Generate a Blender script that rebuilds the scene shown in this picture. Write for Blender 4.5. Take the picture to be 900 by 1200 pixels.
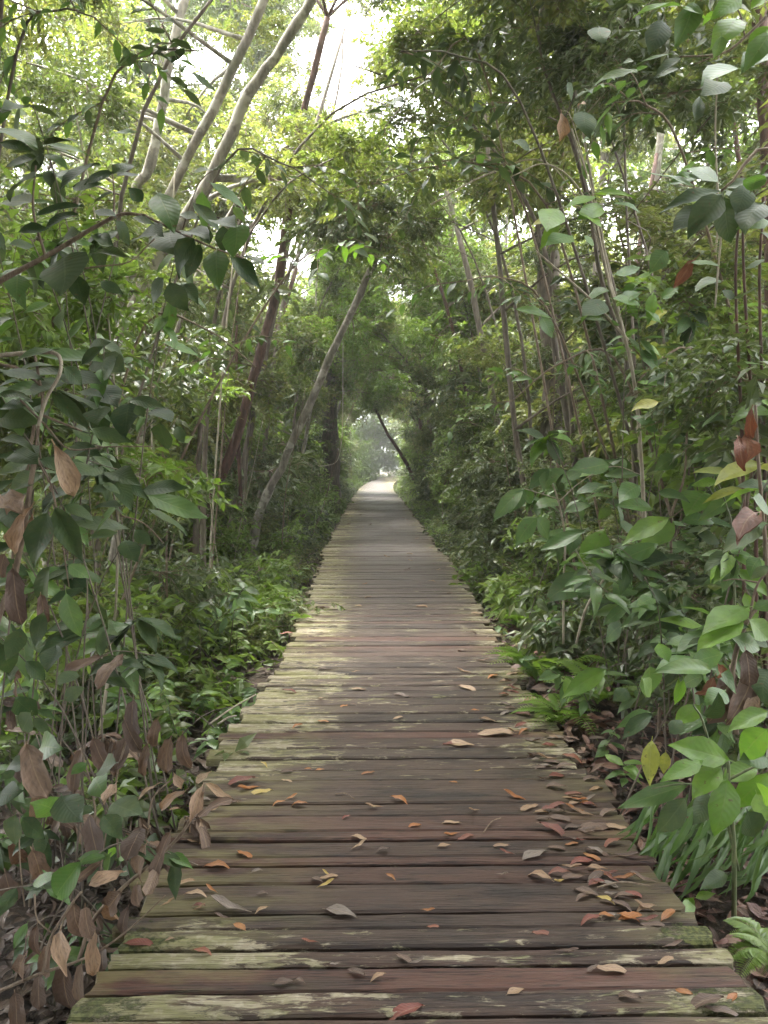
import bpy, math, random
import numpy as np
from mathutils import Vector, Matrix

# ------------------------------------------------------------------ clearing, camera, sky, sun, exposure
for o in list(bpy.data.objects):
    bpy.data.objects.remove(o)
S = bpy.context.scene
COL = S.collection
PITCH, YAW, CAMH = math.atan(60 / 900), math.atan(12.4 / 900), 1.5
cam_data = bpy.data.cameras.new("camera")
cam_data.sensor_fit = 'VERTICAL'; cam_data.sensor_height = 36.0; cam_data.lens = 27.0
cam_data.clip_start = 0.05; cam_data.clip_end = 600
cam = bpy.data.objects.new("camera", cam_data)
cam.location = (0, 0, CAMH); cam.rotation_euler = (math.pi / 2 - PITCH, 0, -YAW)
COL.objects.link(cam); S.camera = cam

SUN_EL, SUN_AZ = math.radians(70), math.radians(-48)      # azimuth from +Y towards +X
W = bpy.data.worlds.new("World"); S.world = W; W.use_nodes = True
wn = W.node_tree.nodes; wl = W.node_tree.links
bg = wn["Background"]
sky = wn.new("ShaderNodeTexSky"); sky.sky_type = 'NISHITA'; sky.sun_disc = False
sky.sun_elevation = SUN_EL; sky.sun_rotation = SUN_AZ; sky.dust_density = 4.0; sky.air_density = 1.0; sky.ozone_density = 1.0
hs = wn.new("ShaderNodeHueSaturation"); hs.inputs['Saturation'].default_value = 0.06
wl.new(sky.outputs[0], hs.inputs['Color']); wl.new(hs.outputs[0], bg.inputs['Color'])
bg.inputs['Strength'].default_value = 0.15
sd = bpy.data.lights.new("sun", 'SUN'); sd.energy = 1.5; sd.angle = math.radians(28); sd.color = (1.0, 0.95, 0.86)
sun = bpy.data.objects.new("sun", sd); COL.objects.link(sun)
_sd = Vector((math.sin(SUN_AZ) * math.cos(SUN_EL), math.cos(SUN_AZ) * math.cos(SUN_EL), math.sin(SUN_EL)))
sun.rotation_euler = _sd.to_track_quat('Z', 'Y').to_euler()
S.view_settings.view_transform = 'Standard'; S.view_settings.look = 'None'
S.view_settings.exposure = 3.95; S.view_settings.gamma = 1.0
S.cycles.max_bounces = 8; S.cycles.diffuse_bounces = 4; S.cycles.glossy_bounces = 2
S.cycles.use_denoising = True; S.cycles.transmission_bounces = 4; S.cycles.transparent_max_bounces = 4

# ------------------------------------------------------------------ helpers
R = random.Random(11)
NR = np.random.default_rng(5)
F_ = Vector((math.sin(YAW) * math.cos(PITCH), math.cos(YAW) * math.cos(PITCH), -math.sin(PITCH)))
R_ = Vector((math.cos(YAW), -math.sin(YAW), 0)); U_ = R_.cross(F_)

def P(px, py, d):
    "a place in the world: d metres along the walk, at the spot the survey of the photograph gives"
    r = F_ + R_ * ((px - 450) / 900) + U_ * ((600 - py) / 900)
    r = r * (d / r.y)
    return Vector((r.x, r.y, r.z + CAMH))

def pix(p):
    q = Vector(p) - Vector((0, 0, CAMH)); z = q.dot(F_)
    if z <= 0.05: return (-9999, -9999)
    return (450 + 900 * q.dot(R_) / z, 600 - 900 * q.dot(U_) / z)

def path_x(y):
    t = max(0.0, y - 36.0)
    return 0.114 + 0.0016 * t * t

def xy(p): return (p.x, p.y, p.z)

def link(o, parent=None):
    COL.objects.link(o)
    if parent is not None: o.parent = parent
    return o

def tag(o, label=None, cat=None, group=None, kind=None):
    if label: o['label'] = label
    if cat: o['category'] = cat
    if group: o['group'] = group
    if kind: o['kind'] = kind
    return o

def thing(name, label, cat, loc=(0, 0, 0), group=None):
    o = bpy.data.objects.new(name, None); o.location = loc; o.empty_display_size = 0.1
    link(o); return tag(o, label, cat, group)

def inst(name, mesh, M, parent=None, kind=None, label=None):
    "an object on a (shared) mesh, placed by a world matrix; a parent is an unrotated Empty"
    o = bpy.data.objects.new(name, mesh)
    if parent is not None:
        M = Matrix.Translation(-Vector(parent.location)) @ M
    o.matrix_local = M
    link(o, parent)
    if kind: o['kind'] = kind
    if label: o['label'] = label
    return o

class MB:
    "collects triangles; build() gives one mesh"
    def __init__(s): s.v, s.f, s.uv, s.t, s.m, s.n = [], [], [], [], [], 0
    def add(s, v, f, uv=None, tint=0.5, mi=0):
        v = np.asarray(v, float); f = np.asarray(f, int)
        s.v.append(v); s.f.append(f + s.n); s.n += len(v)
        s.uv.append(np.asarray(uv, float) if uv is not None else np.zeros((len(v), 2)))
        s.t.append(np.full(len(v), tint)); s.m.append(np.full(len(f), mi, int))
    def tube(s, pts, radii, sides=6, tint=0.5, mi=0):
        pts = [Vector(p) for p in pts]; n = len(pts); ring = []; uv = []
        a0 = None; L = 0.0
        for i, p in enumerate(pts):
            d = (pts[min(i + 1, n - 1)] - pts[max(i - 1, 0)]).normalized()
            if a0 is None: a0 = d.orthogonal().normalized()
            a0 = (a0 - d * a0.dot(d)).normalized(); b = d.cross(a0)
            if i: L += (p - pts[i - 1]).length
            for k in range(sides):
                t = 2 * math.pi * k / sides
                ring.append(p + (a0 * math.cos(t) + b * math.sin(t)) * radii[i]); uv.append((k / sides, L))
        f = []
        for i in range(n - 1):
            for k in range(sides):
                a, b2 = i * sides + k, i * sides + (k + 1) % sides
                f += [(a, b2, b2 + sides), (a, b2 + sides, a + sides)]
        for k in range(1, sides - 1):
            f.append((0, k + 1, k)); q = (n - 1) * sides; f.append((q, q + k, q + k + 1))
        s.add([tuple(p) for p in ring], f, uv, tint, mi)
    def build(s, name, mats, smooth=True):
        me = bpy.data.meshes.new(name)
        v = np.concatenate(s.v); f = np.concatenate(s.f); uv = np.concatenate(s.uv)
        me.vertices.add(len(v)); me.vertices.foreach_set('co', v.ravel())
        me.loops.add(len(f) * 3); me.loops.foreach_set('vertex_index', f.ravel())
        me.polygons.add(len(f)); me.polygons.foreach_set('loop_start', np.arange(0, len(f) * 3, 3))
        me.polygons.foreach_set('loop_total', np.full(len(f), 3))
        for m in (mats if isinstance(mats, (list, tuple)) else [mats]): me.materials.append(m)
        me.polygons.foreach_set('material_index', np.concatenate(s.m))
        me.polygons.foreach_set('use_smooth', np.full(len(f), smooth))
        me.update(calc_edges=True)
        ul = me.uv_layers.new(name='UVMap'); ul.data.foreach_set('uv', uv[f.ravel()].ravel())
        at = me.attributes.new('tint', 'FLOAT', 'POINT'); at.data.foreach_set('value', np.concatenate(s.t))
        me.validate()
        return me

def spline(pts, n=5):
    "Catmull-Rom through the points"
    pts = [Vector(p) for p in pts]
    if len(pts) < 3: return [pts[0].lerp(pts[1], i / n) for i in range(n + 1)]
    out = []; q = [pts[0] * 2 - pts[1]] + pts + [pts[-1] * 2 - pts[-2]]
    for i in range(1, len(q) - 2):
        a, b, c, d = q[i - 1], q[i], q[i + 1], q[i + 2]
        for k in range(n):
            t = k / n
            out.append(0.5 * ((2 * b) + (c - a) * t + (2 * a - 5 * b + 4 * c - d) * t * t + (3 * b - a - 3 * c + d) * t ** 3))
    return out + [pts[-1]]

def taper(n, a, b): return [a + (b - a) * i / max(1, n - 1) for i in range(n)]

_ORD = "first second third fourth fifth sixth seventh eighth ninth tenth eleventh twelfth thirteenth fourteenth fifteenth sixteenth seventeenth eighteenth nineteenth".split()
_TENS = {2: "twent", 3: "thirt", 4: "fort", 5: "fift", 6: "sixt", 7: "sevent", 8: "eight", 9: "ninet"}
def ordinal(i):
    if i < 20: return _ORD[i - 1]
    if i >= 100: return ("hundredth" if i == 100 else "hundred-and-" + ordinal(i - 100)) if i < 200 else "two-hundred-and-" + ordinal(max(1, i - 200))
    t, u = divmod(i, 10)
    return _TENS[t] + ("ieth" if u == 0 else "y-" + _ORD[u - 1])

# ------------------------------------------------------------------ materials
class NT:
    def __init__(s, name):
        s.mat = bpy.data.materials.new(name); s.mat.use_nodes = True
        s.t = s.mat.node_tree; s.N = s.t.nodes; s.L = s.t.links
        s.bsdf = s.N["Principled BSDF"]; s.out = s.N["Material Output"]
    def n(s, typ, **kw):
        x = s.N.new(typ)
        for k, v in kw.items(): setattr(x, k, v)
        return x
    def put(s, sock, v):
        if hasattr(v, 'links') or isinstance(v, bpy.types.NodeSocket): s.L.new(v, sock)
        else: sock.default_value = v
    def math(s, op, a, b=None, c=None, clamp=False):
        x = s.n('ShaderNodeMath', operation=op, use_clamp=clamp); s.put(x.inputs[0], a)
        if b is not None: s.put(x.inputs[1], b)
        if c is not None: s.put(x.inputs[2], c)
        return x.outputs[0]
    def mix(s, f, a, b, mode='MIX'):
        x = s.n('ShaderNodeMix', data_type='RGBA', blend_type=mode); s.put(x.inputs[0], f)
        s.put(x.inputs[6], a if not isinstance(a, tuple) else (*a, 1)[:4]); s.put(x.inputs[7], b if not isinstance(b, tuple) else (*b, 1)[:4])
        return x.outputs[2]
    def noise(s, vec, scale, detail=4, rough=0.55, dist=0.0):
        x = s.n('ShaderNodeTexNoise'); s.put(x.inputs['Scale'], scale); s.put(x.inputs['Detail'], detail)
        s.put(x.inputs['Roughness'], rough); s.put(x.inputs['Distortion'], dist)
        if vec is not None: s.L.new(vec, x.inputs['Vector'])
        return x.outputs['Fac']
    def ramp(s, f, stops, interp='LINEAR'):
        x = s.n('ShaderNodeValToRGB'); x.color_ramp.interpolation = interp; e = x.color_ramp.elements
        while len(e) < len(stops): e.new(0.5)
        for k, (p, c) in enumerate(stops):
            e[k].position = p; e[k].color = (*c, 1) if isinstance(c, tuple) else (c, c, c, 1)
        s.L.new(f, x.inputs[0]); return x.outputs[0]
    def step(s, f, a, b):
        x = s.n('ShaderNodeMapRange', interpolation_type='SMOOTHSTEP'); s.put(x.inputs[0], f)
        s.put(x.inputs[1], a); s.put(x.inputs[2], b); return x.outputs[0]
    def mapping(s, vec, scale, loc=None):
        x = s.n('ShaderNodeMapping'); s.L.new(vec, x.inputs['Vector']); x.inputs['Scale'].default_value = scale
        if loc is not None: s.L.new(loc, x.inputs['Location'])
        return x.outputs[0]
    def attr(s, name, typ='GEOMETRY'):
        x = s.n('ShaderNodeAttribute', attribute_name=name, attribute_type=typ); return x.outputs['Fac']
    def bump(s, h, strength, dist=0.01):
        x = s.n('ShaderNodeBump'); s.put(x.inputs['Strength'], strength); s.put(x.inputs['Distance'], dist)
        s.L.new(h, x.inputs['Height']); s.L.new(x.outputs[0], s.bsdf.inputs['Normal']); return x.outputs[0]

def leaf_material(name, greens, rough=0.42, trans=0.3, veins=0, under=(0.10, 0.13, 0.07), spot=0.25, vein_col=(0.16, 0.21, 0.08), spec=0.5, tcol=(1.4, 1.5, 0.72)):
    m = NT(name)
    rnd = m.n('ShaderNodeObjectInfo').outputs['Random']
    f = m.math('FRACT', m.math('ADD', m.attr('tint'), rnd))
    col = m.ramp(f, [(i / (len(greens) - 1), g) for i, g in enumerate(greens)])
    tc = m.n('ShaderNodeTexCoord')
    sp = m.noise(tc.outputs['Object'], 9.0 if veins else 1.2, 3)
    col = m.mix(m.math('MULTIPLY', m.step(sp, 0.45, 0.75), spot), col, (0.085, 0.085, 0.035))
    if veins:
        uv = m.n('ShaderNodeSeparateXYZ'); m.L.new(tc.outputs['UV'], uv.inputs[0])
        au = m.math('ABSOLUTE', uv.outputs[0])
        w = m.math('SINE', m.math('MULTIPLY', m.math('SUBTRACT', uv.outputs[1], m.math('MULTIPLY', au, 0.22)), 6.283 * veins))
        lat = m.step(w, 0.82, 1.0)
        mid = m.step(au, 0.07, 0.025)
        vm = m.math('MAXIMUM', mid, m.math('MULTIPLY', lat, 0.35))
        col = m.mix(m.math('MULTIPLY', vm, 0.28), col, vein_col)
        h = m.math('ADD', m.math('MULTIPLY', w, 0.35), m.math('MULTIPLY', mid, -1.5))
        nr = m.bump(h, 0.16, 0.004)
        ov = m.n('ShaderNodeVectorMath', operation='ADD'); m.L.new(tc.outputs['Object'], ov.inputs[0]); oc = m.n('ShaderNodeCombineXYZ'); m.L.new(m.math('MULTIPLY', rnd, 53.0), oc.inputs[0]); m.L.new(m.math('MULTIPLY', rnd, 17.0), oc.inputs[2]); m.L.new(oc.outputs[0], ov.inputs[1])
        ho = m.noise(ov.outputs[0], 9.0, 3); hp = m.noise(ov.outputs[0], 2.6, 3)
        col = m.mix(m.math('MULTIPLY', m.step(hp, 0.4, 0.7), 0.45), col, m.mix(1.0, col, (1.7, 1.5, 1.1), 'MULTIPLY'))
        brown = m.math('MULTIPLY', m.step(ho, 0.66, 0.72), 0.75)
        col = m.mix(brown, col, (0.09, 0.055, 0.025))
    back = m.n('ShaderNodeNewGeometry').outputs['Backfacing']
    col2 = m.mix(m.math('MULTIPLY', back, 0.55), col, under)
    m.L.new(col2, m.bsdf.inputs['Base Color'])
    m.bsdf.inputs['Roughness'].default_value = rough
    m.bsdf.inputs['Specular IOR Level'].default_value = spec
    if trans:
        tr = m.n('ShaderNodeBsdfTranslucent')
        m.L.new(m.mix(1.0, col, tcol, 'MULTIPLY'), tr.inputs['Color'])
        mx = m.n('ShaderNodeMixShader'); mx.inputs[0].default_value = trans
        m.L.new(m.bsdf.outputs[0], mx.inputs[1]); m.L.new(tr.outputs[0], mx.inputs[2]); m.L.new(mx.outputs[0], m.out.inputs[0])
    return m.mat

def bark_material(name, a, b, moss=0.25, scale=18, pale=None):
    m = NT(name); tc = m.n('ShaderNodeTexCoord'); o = tc.outputs['Object']
    n1 = m.noise(m.mapping(o, (scale, scale, scale * 0.25)), 1.0, 6, 0.65)
    n2 = m.noise(o, 2.3, 4)
    col = m.mix(m.step(n1, 0.35, 0.68), a, b)
    if pale: col = m.mix(m.step(m.noise(o, 5.0, 5), 0.52, 0.62), col, pale)
    col = m.mix(m.math('MULTIPLY', m.step(n2, 0.5, 0.7), moss), col, (0.07, 0.09, 0.035))
    m.L.new(col, m.bsdf.inputs['Base Color']); m.bsdf.inputs['Roughness'].default_value = 0.85
    m.bump(n1, 0.6, 0.02); return m.mat

def dead_material(name, cols, rough=0.6, trans=0.15):
    m = NT(name); tc = m.n('ShaderNodeTexCoord')
    rnd = m.n('ShaderNodeObjectInfo').outputs['Random']
    f = m.math('FRACT', m.math('ADD', m.attr('tint'), rnd))
    col = m.ramp(f, [(i / (len(cols) - 1), g) for i, g in enumerate(cols)])
    uv = m.n('ShaderNodeSeparateXYZ'); m.L.new(tc.outputs['UV'], uv.inputs[0])
    au = m.math('ABSOLUTE', uv.outputs[0])
    w = m.math('SINE', m.math('MULTIPLY', m.math('SUBTRACT', uv.outputs[1], m.math('MULTIPLY', au, 0.22)), 60.0))
    mott = m.noise(tc.outputs['UV'], 4.5, 5)
    col = m.mix(m.math('MULTIPLY', m.step(mott, 0.45, 0.7), 0.55), col, (0.05, 0.032, 0.022))
    col = m.mix(m.math('MULTIPLY', m.step(au, 0.06, 0.02), 0.4), col, (0.30, 0.22, 0.13))
    m.L.new(col, m.bsdf.inputs['Base Color']); m.bsdf.inputs['Roughness'].default_value = rough
    m.bump(m.math('ADD', m.math('MULTIPLY', w, 0.3), m.math('MULTIPLY', mott, 3.0)), 0.3, 0.004)
    if trans:
        tr = m.n('ShaderNodeBsdfTranslucent'); m.L.new(m.mix(1.0, col, (1.4, 1.1, 0.7), 'MULTIPLY'), tr.inputs['Color'])
        mx = m.n('ShaderNodeMixShader'); mx.inputs[0].default_value = trans
        m.L.new(m.bsdf.outputs[0], mx.inputs[1]); m.L.new(tr.outputs[0], mx.inputs[2]); m.L.new(mx.outputs[0], m.out.inputs[0])
    return m.mat

def plank_material():
    m = NT("weathered_plank"); tc = m.n('ShaderNodeTexCoord'); ob = tc.outputs['Object']
    rnd = m.n('ShaderNodeObjectInfo').outputs['Random']
    off = m.n('ShaderNodeCombineXYZ'); m.L.new(m.math('MULTIPLY', rnd, 37.0), off.inputs[0]); m.L.new(m.math('MULTIPLY', rnd, 91.0), off.inputs[1])
    vec = m.n('ShaderNodeVectorMath', operation='ADD'); m.L.new(ob, vec.inputs[0]); m.L.new(off.outputs[0], vec.inputs[1]); v = vec.outputs[0]
    lich, moss, red = m.attr('lichen', 'OBJECT'), m.attr('moss', 'OBJECT'), m.attr('red', 'OBJECT')
    grain = m.noise(m.mapping(v, (2.2, 55, 30)), 1.0, 6, 0.7)
    fine = m.noise(m.mapping(v, (9, 160, 60)), 1.0, 3, 0.6)
    blot = m.noise(m.mapping(v, (3.2, 9, 6)), 1.0, 5, 0.6)
    c = m.mix(rnd, (0.023, 0.0148, 0.0098), (0.046, 0.030, 0.0195))
    c = m.mix(m.math('MULTIPLY', red, 0.9), c, (0.075, 0.031, 0.021))
    c = m.mix(m.math('MULTIPLY', m.step(grain, 0.4, 0.7), 0.7), c, m.mix(0.6, c, (0.105, 0.075, 0.060)))
    c = m.mix(m.math('MULTIPLY', m.step(fine, 0.50, 0.66), 0.75), c, (0.010, 0.007, 0.006))
    stain = m.noise(m.mapping(v, (1.6, 6, 4)), 1.0, 4, 0.6)
    c = m.mix(m.math('MULTIPLY', m.step(stain, 0.5, 0.68), 0.7), c, (0.014, 0.011, 0.010))
    crack = m.noise(m.mapping(v, (1.1, 75, 40)), 1.0, 2, 0.5)
    ck = m.step(m.math('ABSOLUTE', m.math('SUBTRACT', crack, 0.5)), 0.016, 0.004)
    ck = m.math('MULTIPLY', ck, m.step(stain, 0.45, 0.55))
    c = m.mix(m.math('MULTIPLY', ck, 0.85), c, (0.006, 0.005, 0.004))
    sx = m.n('ShaderNodeSeparateXYZ'); m.L.new(ob, sx.inputs[0]); ax = m.math('ABSOLUTE', sx.outputs[0])
    edge = m.step(m.math('ABSOLUTE', m.math('SUBTRACT', sx.outputs[0], 0.15)), 0.30, 1.0)
    # pale crust lichen in streaks along the grain, more of it where no one walks
    ln = m.noise(m.mapping(v, (8.5, 40, 22)), 1.0, 7, 0.70, 0.5)
    th = m.math('SUBTRACT', 0.76, m.math('ADD', m.math('MULTIPLY', lich, m.math('SUBTRACT', 0.215, m.math('MULTIPLY', m.attr('worn', 'OBJECT'), 0.10))), m.math('MULTIPLY', m.math('MULTIPLY', edge, lich), m.math('ADD', 0.22, m.math('MULTIPLY', m.attr('worn', 'OBJECT'), 0.14)))))
    big = m.noise(m.mapping(v, (2.6, 7, 5)), 1.0, 3)
    th = m.math('ADD', th, m.math('MULTIPLY', m.math('SUBTRACT', 0.5, big), 0.55))
    lm = m.math('MULTIPLY', m.step(m.math('SUBTRACT', ln, th), -0.01, 0.09), m.step(fine, 0.25, 0.5))
    lc = m.mix(m.step(blot, 0.4, 0.62), (0.29, 0.255, 0.18), (0.20, 0.20, 0.105))
    lc = m.mix(m.math('MULTIPLY', m.step(m.noise(v, 30, 3), 0.5, 0.65), 0.6), lc, (0.40, 0.365, 0.28))
    c = m.mix(m.math('MULTIPLY', lm, 0.9), c, lc)
    c = m.mix(m.math('MULTIPLY', m.math('MULTIPLY', m.attr('worn', 'OBJECT'), m.math('SUBTRACT', 1.0, edge)), m.math('MULTIPLY', m.step(grain, .3, .6), 0.85)), c, (0.14, 0.125, 0.115))
    # a thin green-brown film at the ends
    c = m.mix(m.math('MULTIPLY', m.math('MULTIPLY', edge, m.step(blot, 0.40, 0.60)), 0.5), c, (0.165, 0.15, 0.062))
    mn = m.noise(m.mapping(v, (8, 20, 14)), 1.0, 8, 0.78)
    mth = m.math('SUBTRACT', 0.95, m.math('MULTIPLY', moss, m.math('ADD', 0.05, m.math('MULTIPLY', m.step(ax, 0.40, 0.93), 0.52))))
    mm = m.step(m.math('SUBTRACT', mn, mth), -0.01, 0.06)
    c = m.mix(m.math('MULTIPLY', mm, 0.9), c, m.mix(m.step(m.noise(v, 60, 3), .35, .65), (0.026, 0.034, 0.010), (0.095, 0.105, 0.034)))
    m.L.new(c, m.bsdf.inputs['Base Color'])
    ro = m.math('ADD', 0.50, m.math('MULTIPLY', m.math('MAXIMUM', lm, mm), 0.4)); ro = m.math('ADD', ro, m.math('MULTIPLY', grain, 0.15))
    m.L.new(ro, m.bsdf.inputs['Roughness']); m.bsdf.inputs['Specular IOR Level'].default_value = 0.3
    h = m.math('ADD', m.math('MULTIPLY', grain, 0.7), m.math('ADD', m.math('MULTIPLY', fine, 0.4), m.math('ADD', m.math('MULTIPLY', lm, 0.25), m.math('MULTIPLY', mm, 1.2))))
    h = m.math('SUBTRACT', h, m.math('MULTIPLY', ck, 0.8))
    m.bump(h, 0.9, 0.007)
    return m.mat

def soil_material():
    m = NT("forest_soil"); tc = m.n('ShaderNodeTexCoord'); o = tc.outputs['Object']
    n1 = m.noise(o, 3.0, 8, 0.7); n2 = m.noise(o, 22.0, 6, 0.7)
    c = m.mix(m.step(n1, 0.35, 0.7), (0.030, 0.022, 0.016), (0.075, 0.055, 0.038))
    c = m.mix(m.math('MULTIPLY', m.step(n2, 0.5, 0.65), 0.6), c, (0.12, 0.085, 0.055))
    m.L.new(c, m.bsdf.inputs['Base Color']); m.bsdf.inputs['Roughness'].default_value = 0.9
    m.bump(n2, 0.8, 0.05); return m.mat

def plain_material(name, a, b, scale=20, rough=0.7):
    m = NT(name); o = m.n('ShaderNodeTexCoord').outputs['Object']
    m.L.new(m.mix(m.step(m.noise(o, scale, 5), 0.35, 0.65), a, b), m.bsdf.inputs['Base Color'])
    m.bsdf.inputs['Roughness'].default_value = rough; m.bump(m.noise(o, scale * 2, 4), 0.4, 0.01); return m.mat

G_DARK = [(0.049, 0.074, 0.029), (0.073, 0.101, 0.036), (0.095, 0.121, 0.045), (0.063, 0.087, 0.038), (0.116, 0.137, 0.052)]
G_MID = [(0.076, 0.110, 0.033), (0.107, 0.143, 0.041), (0.137, 0.166, 0.050), (0.090, 0.121, 0.040), (0.171, 0.181, 0.062), (0.081, 0.116, 0.036)]
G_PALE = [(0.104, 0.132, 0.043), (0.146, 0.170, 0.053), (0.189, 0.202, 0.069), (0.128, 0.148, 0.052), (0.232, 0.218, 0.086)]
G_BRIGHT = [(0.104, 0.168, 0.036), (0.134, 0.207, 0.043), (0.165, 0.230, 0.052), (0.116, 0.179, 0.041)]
M_DARK = leaf_material("leaf_dark_fine", G_DARK, 0.38, 0.33)
M_MID = leaf_material("leaf_mid_fine", G_MID, 0.42, 0.42)
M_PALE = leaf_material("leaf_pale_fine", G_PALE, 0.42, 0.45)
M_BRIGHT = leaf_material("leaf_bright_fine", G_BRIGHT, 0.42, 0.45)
M_BIGDARK = leaf_material("leaf_big_dark", [(0.022, 0.044, 0.018), (0.034, 0.060, 0.024), (0.046, 0.074, 0.030), (0.028, 0.054, 0.020)], 0.46, 0.2, 11, under=(0.085, 0.105, 0.06), vein_col=(0.06, 0.085, 0.04), spec=0.22)
M_BIGGREY = leaf_material("leaf_big_grey", [(0.055, 0.085, 0.044), (0.075, 0.105, 0.055), (0.042, 0.072, 0.032)], 0.5, 0.2, 11, under=(0.11, 0.135, 0.08), vein_col=(0.12, 0.15, 0.08), spec=0.25)
M_BIGGREEN = leaf_material("leaf_big_green", [(0.050, 0.108, 0.030), (0.068, 0.138, 0.036), (0.085, 0.152, 0.046), (0.058, 0.112, 0.038)], 0.42, 0.32, 9, under=(0.10, 0.14, 0.06), spec=0.55)
M_BIGBRIGHT = leaf_material("leaf_big_bright", [(0.095, 0.195, 0.030), (0.125, 0.225, 0.038), (0.110, 0.200, 0.050)], 0.4, 0.38, 9, under=(0.12, 0.18, 0.06), spec=0.55)
M_YELLOW = leaf_material("leaf_yellow_green", [(0.22, 0.25, 0.04), (0.27, 0.26, 0.05), (0.20, 0.26, 0.05)], 0.45, 0.3, 9, under=(0.25, 0.27, 0.10), vein_col=(0.30, 0.30, 0.12))
M_DEADTAN = dead_material("dead_leaf_tan", [(0.30, 0.20, 0.125), (0.25, 0.165, 0.105), (0.34, 0.25, 0.17), (0.22, 0.14, 0.09)])
M_DEADBROWN = dead_material("dead_leaf_brown", [(0.085, 0.05, 0.034), (0.125, 0.078, 0.05), (0.06, 0.038, 0.027), (0.17, 0.115, 0.078), (0.075, 0.048, 0.036)])
M_RUST = dead_material("dead_leaf_rust", [(0.20, 0.07, 0.035), (0.15, 0.06, 0.035), (0.24, 0.10, 0.05), (0.12, 0.055, 0.038)])
M_FALL = {
    'orange': dead_material("fallen_orange", [(0.27, 0.10, 0.025), (0.32, 0.14, 0.04), (0.22, 0.09, 0.03)], 0.5),
    'tan': dead_material("fallen_tan", [(0.27, 0.18, 0.105), (0.22, 0.145, 0.09), (0.31, 0.22, 0.14)], 0.6),
    'brown': dead_material("fallen_brown", [(0.10, 0.06, 0.04), (0.075, 0.048, 0.036), (0.13, 0.085, 0.06)], 0.5),
    'red': dead_material("fallen_red", [(0.16, 0.042, 0.028), (0.13, 0.046, 0.034), (0.19, 0.065, 0.032)], 0.5),
    'yellow': dead_material("fallen_yellow", [(0.36, 0.28, 0.08), (0.34, 0.24, 0.06)], 0.5),
    'grey': dead_material("fallen_grey", [(0.14, 0.115, 0.095), (0.18, 0.15, 0.125), (0.11, 0.09, 0.078)], 0.55),
}
M_LITTER = dead_material("litter", [(0.04, 0.025, 0.016), (0.068, 0.042, 0.027), (0.095, 0.062, 0.04), (0.033, 0.022, 0.015), (0.06, 0.028, 0.018), (0.12, 0.085, 0.058), (0.043, 0.030, 0.021)], 0.65, 0)
M_REDLITTER = dead_material("red_litter", [(0.105, 0.036, 0.024), (0.13, 0.055, 0.036), (0.075, 0.033, 0.025), (0.17, 0.09, 0.058), (0.065, 0.038, 0.028), (0.21, 0.13, 0.088)], 0.6, 0)
M_BARKPALE = bark_material("bark_pale", (0.13, 0.115, 0.09), (0.27, 0.24, 0.195), 0.4, 16, (0.36, 0.335, 0.28))
M_BARKBROWN = bark_material("bark_brown", (0.085, 0.066, 0.05), (0.17, 0.14, 0.11), 0.45, 20)
M_BARKRED = bark_material("bark_red", (0.05, 0.028, 0.021), (0.125, 0.066, 0.048), 0.1, 22)
M_TWIG = bark_material("twig_bark", (0.12, 0.085, 0.06), (0.22, 0.17, 0.12), 0.1, 60)
M_TWIGPALE = bark_material("twig_pale", (0.26, 0.22, 0.16), (0.40, 0.36, 0.28), 0.1, 60)
M_TWIGGREEN = plain_material("green_stem", (0.06, 0.085, 0.03), (0.11, 0.12, 0.05), 30, 0.5)
M_PLANK = plank_material(); M_SOIL = soil_material()
M_BEAM = plain_material("beam_wood", (0.03, 0.024, 0.02), (0.07, 0.055, 0.045), 9, 0.85)
M_STONE = plain_material("grey_stone", (0.09, 0.085, 0.08), (0.20, 0.19, 0.185), 14, 0.6)

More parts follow.
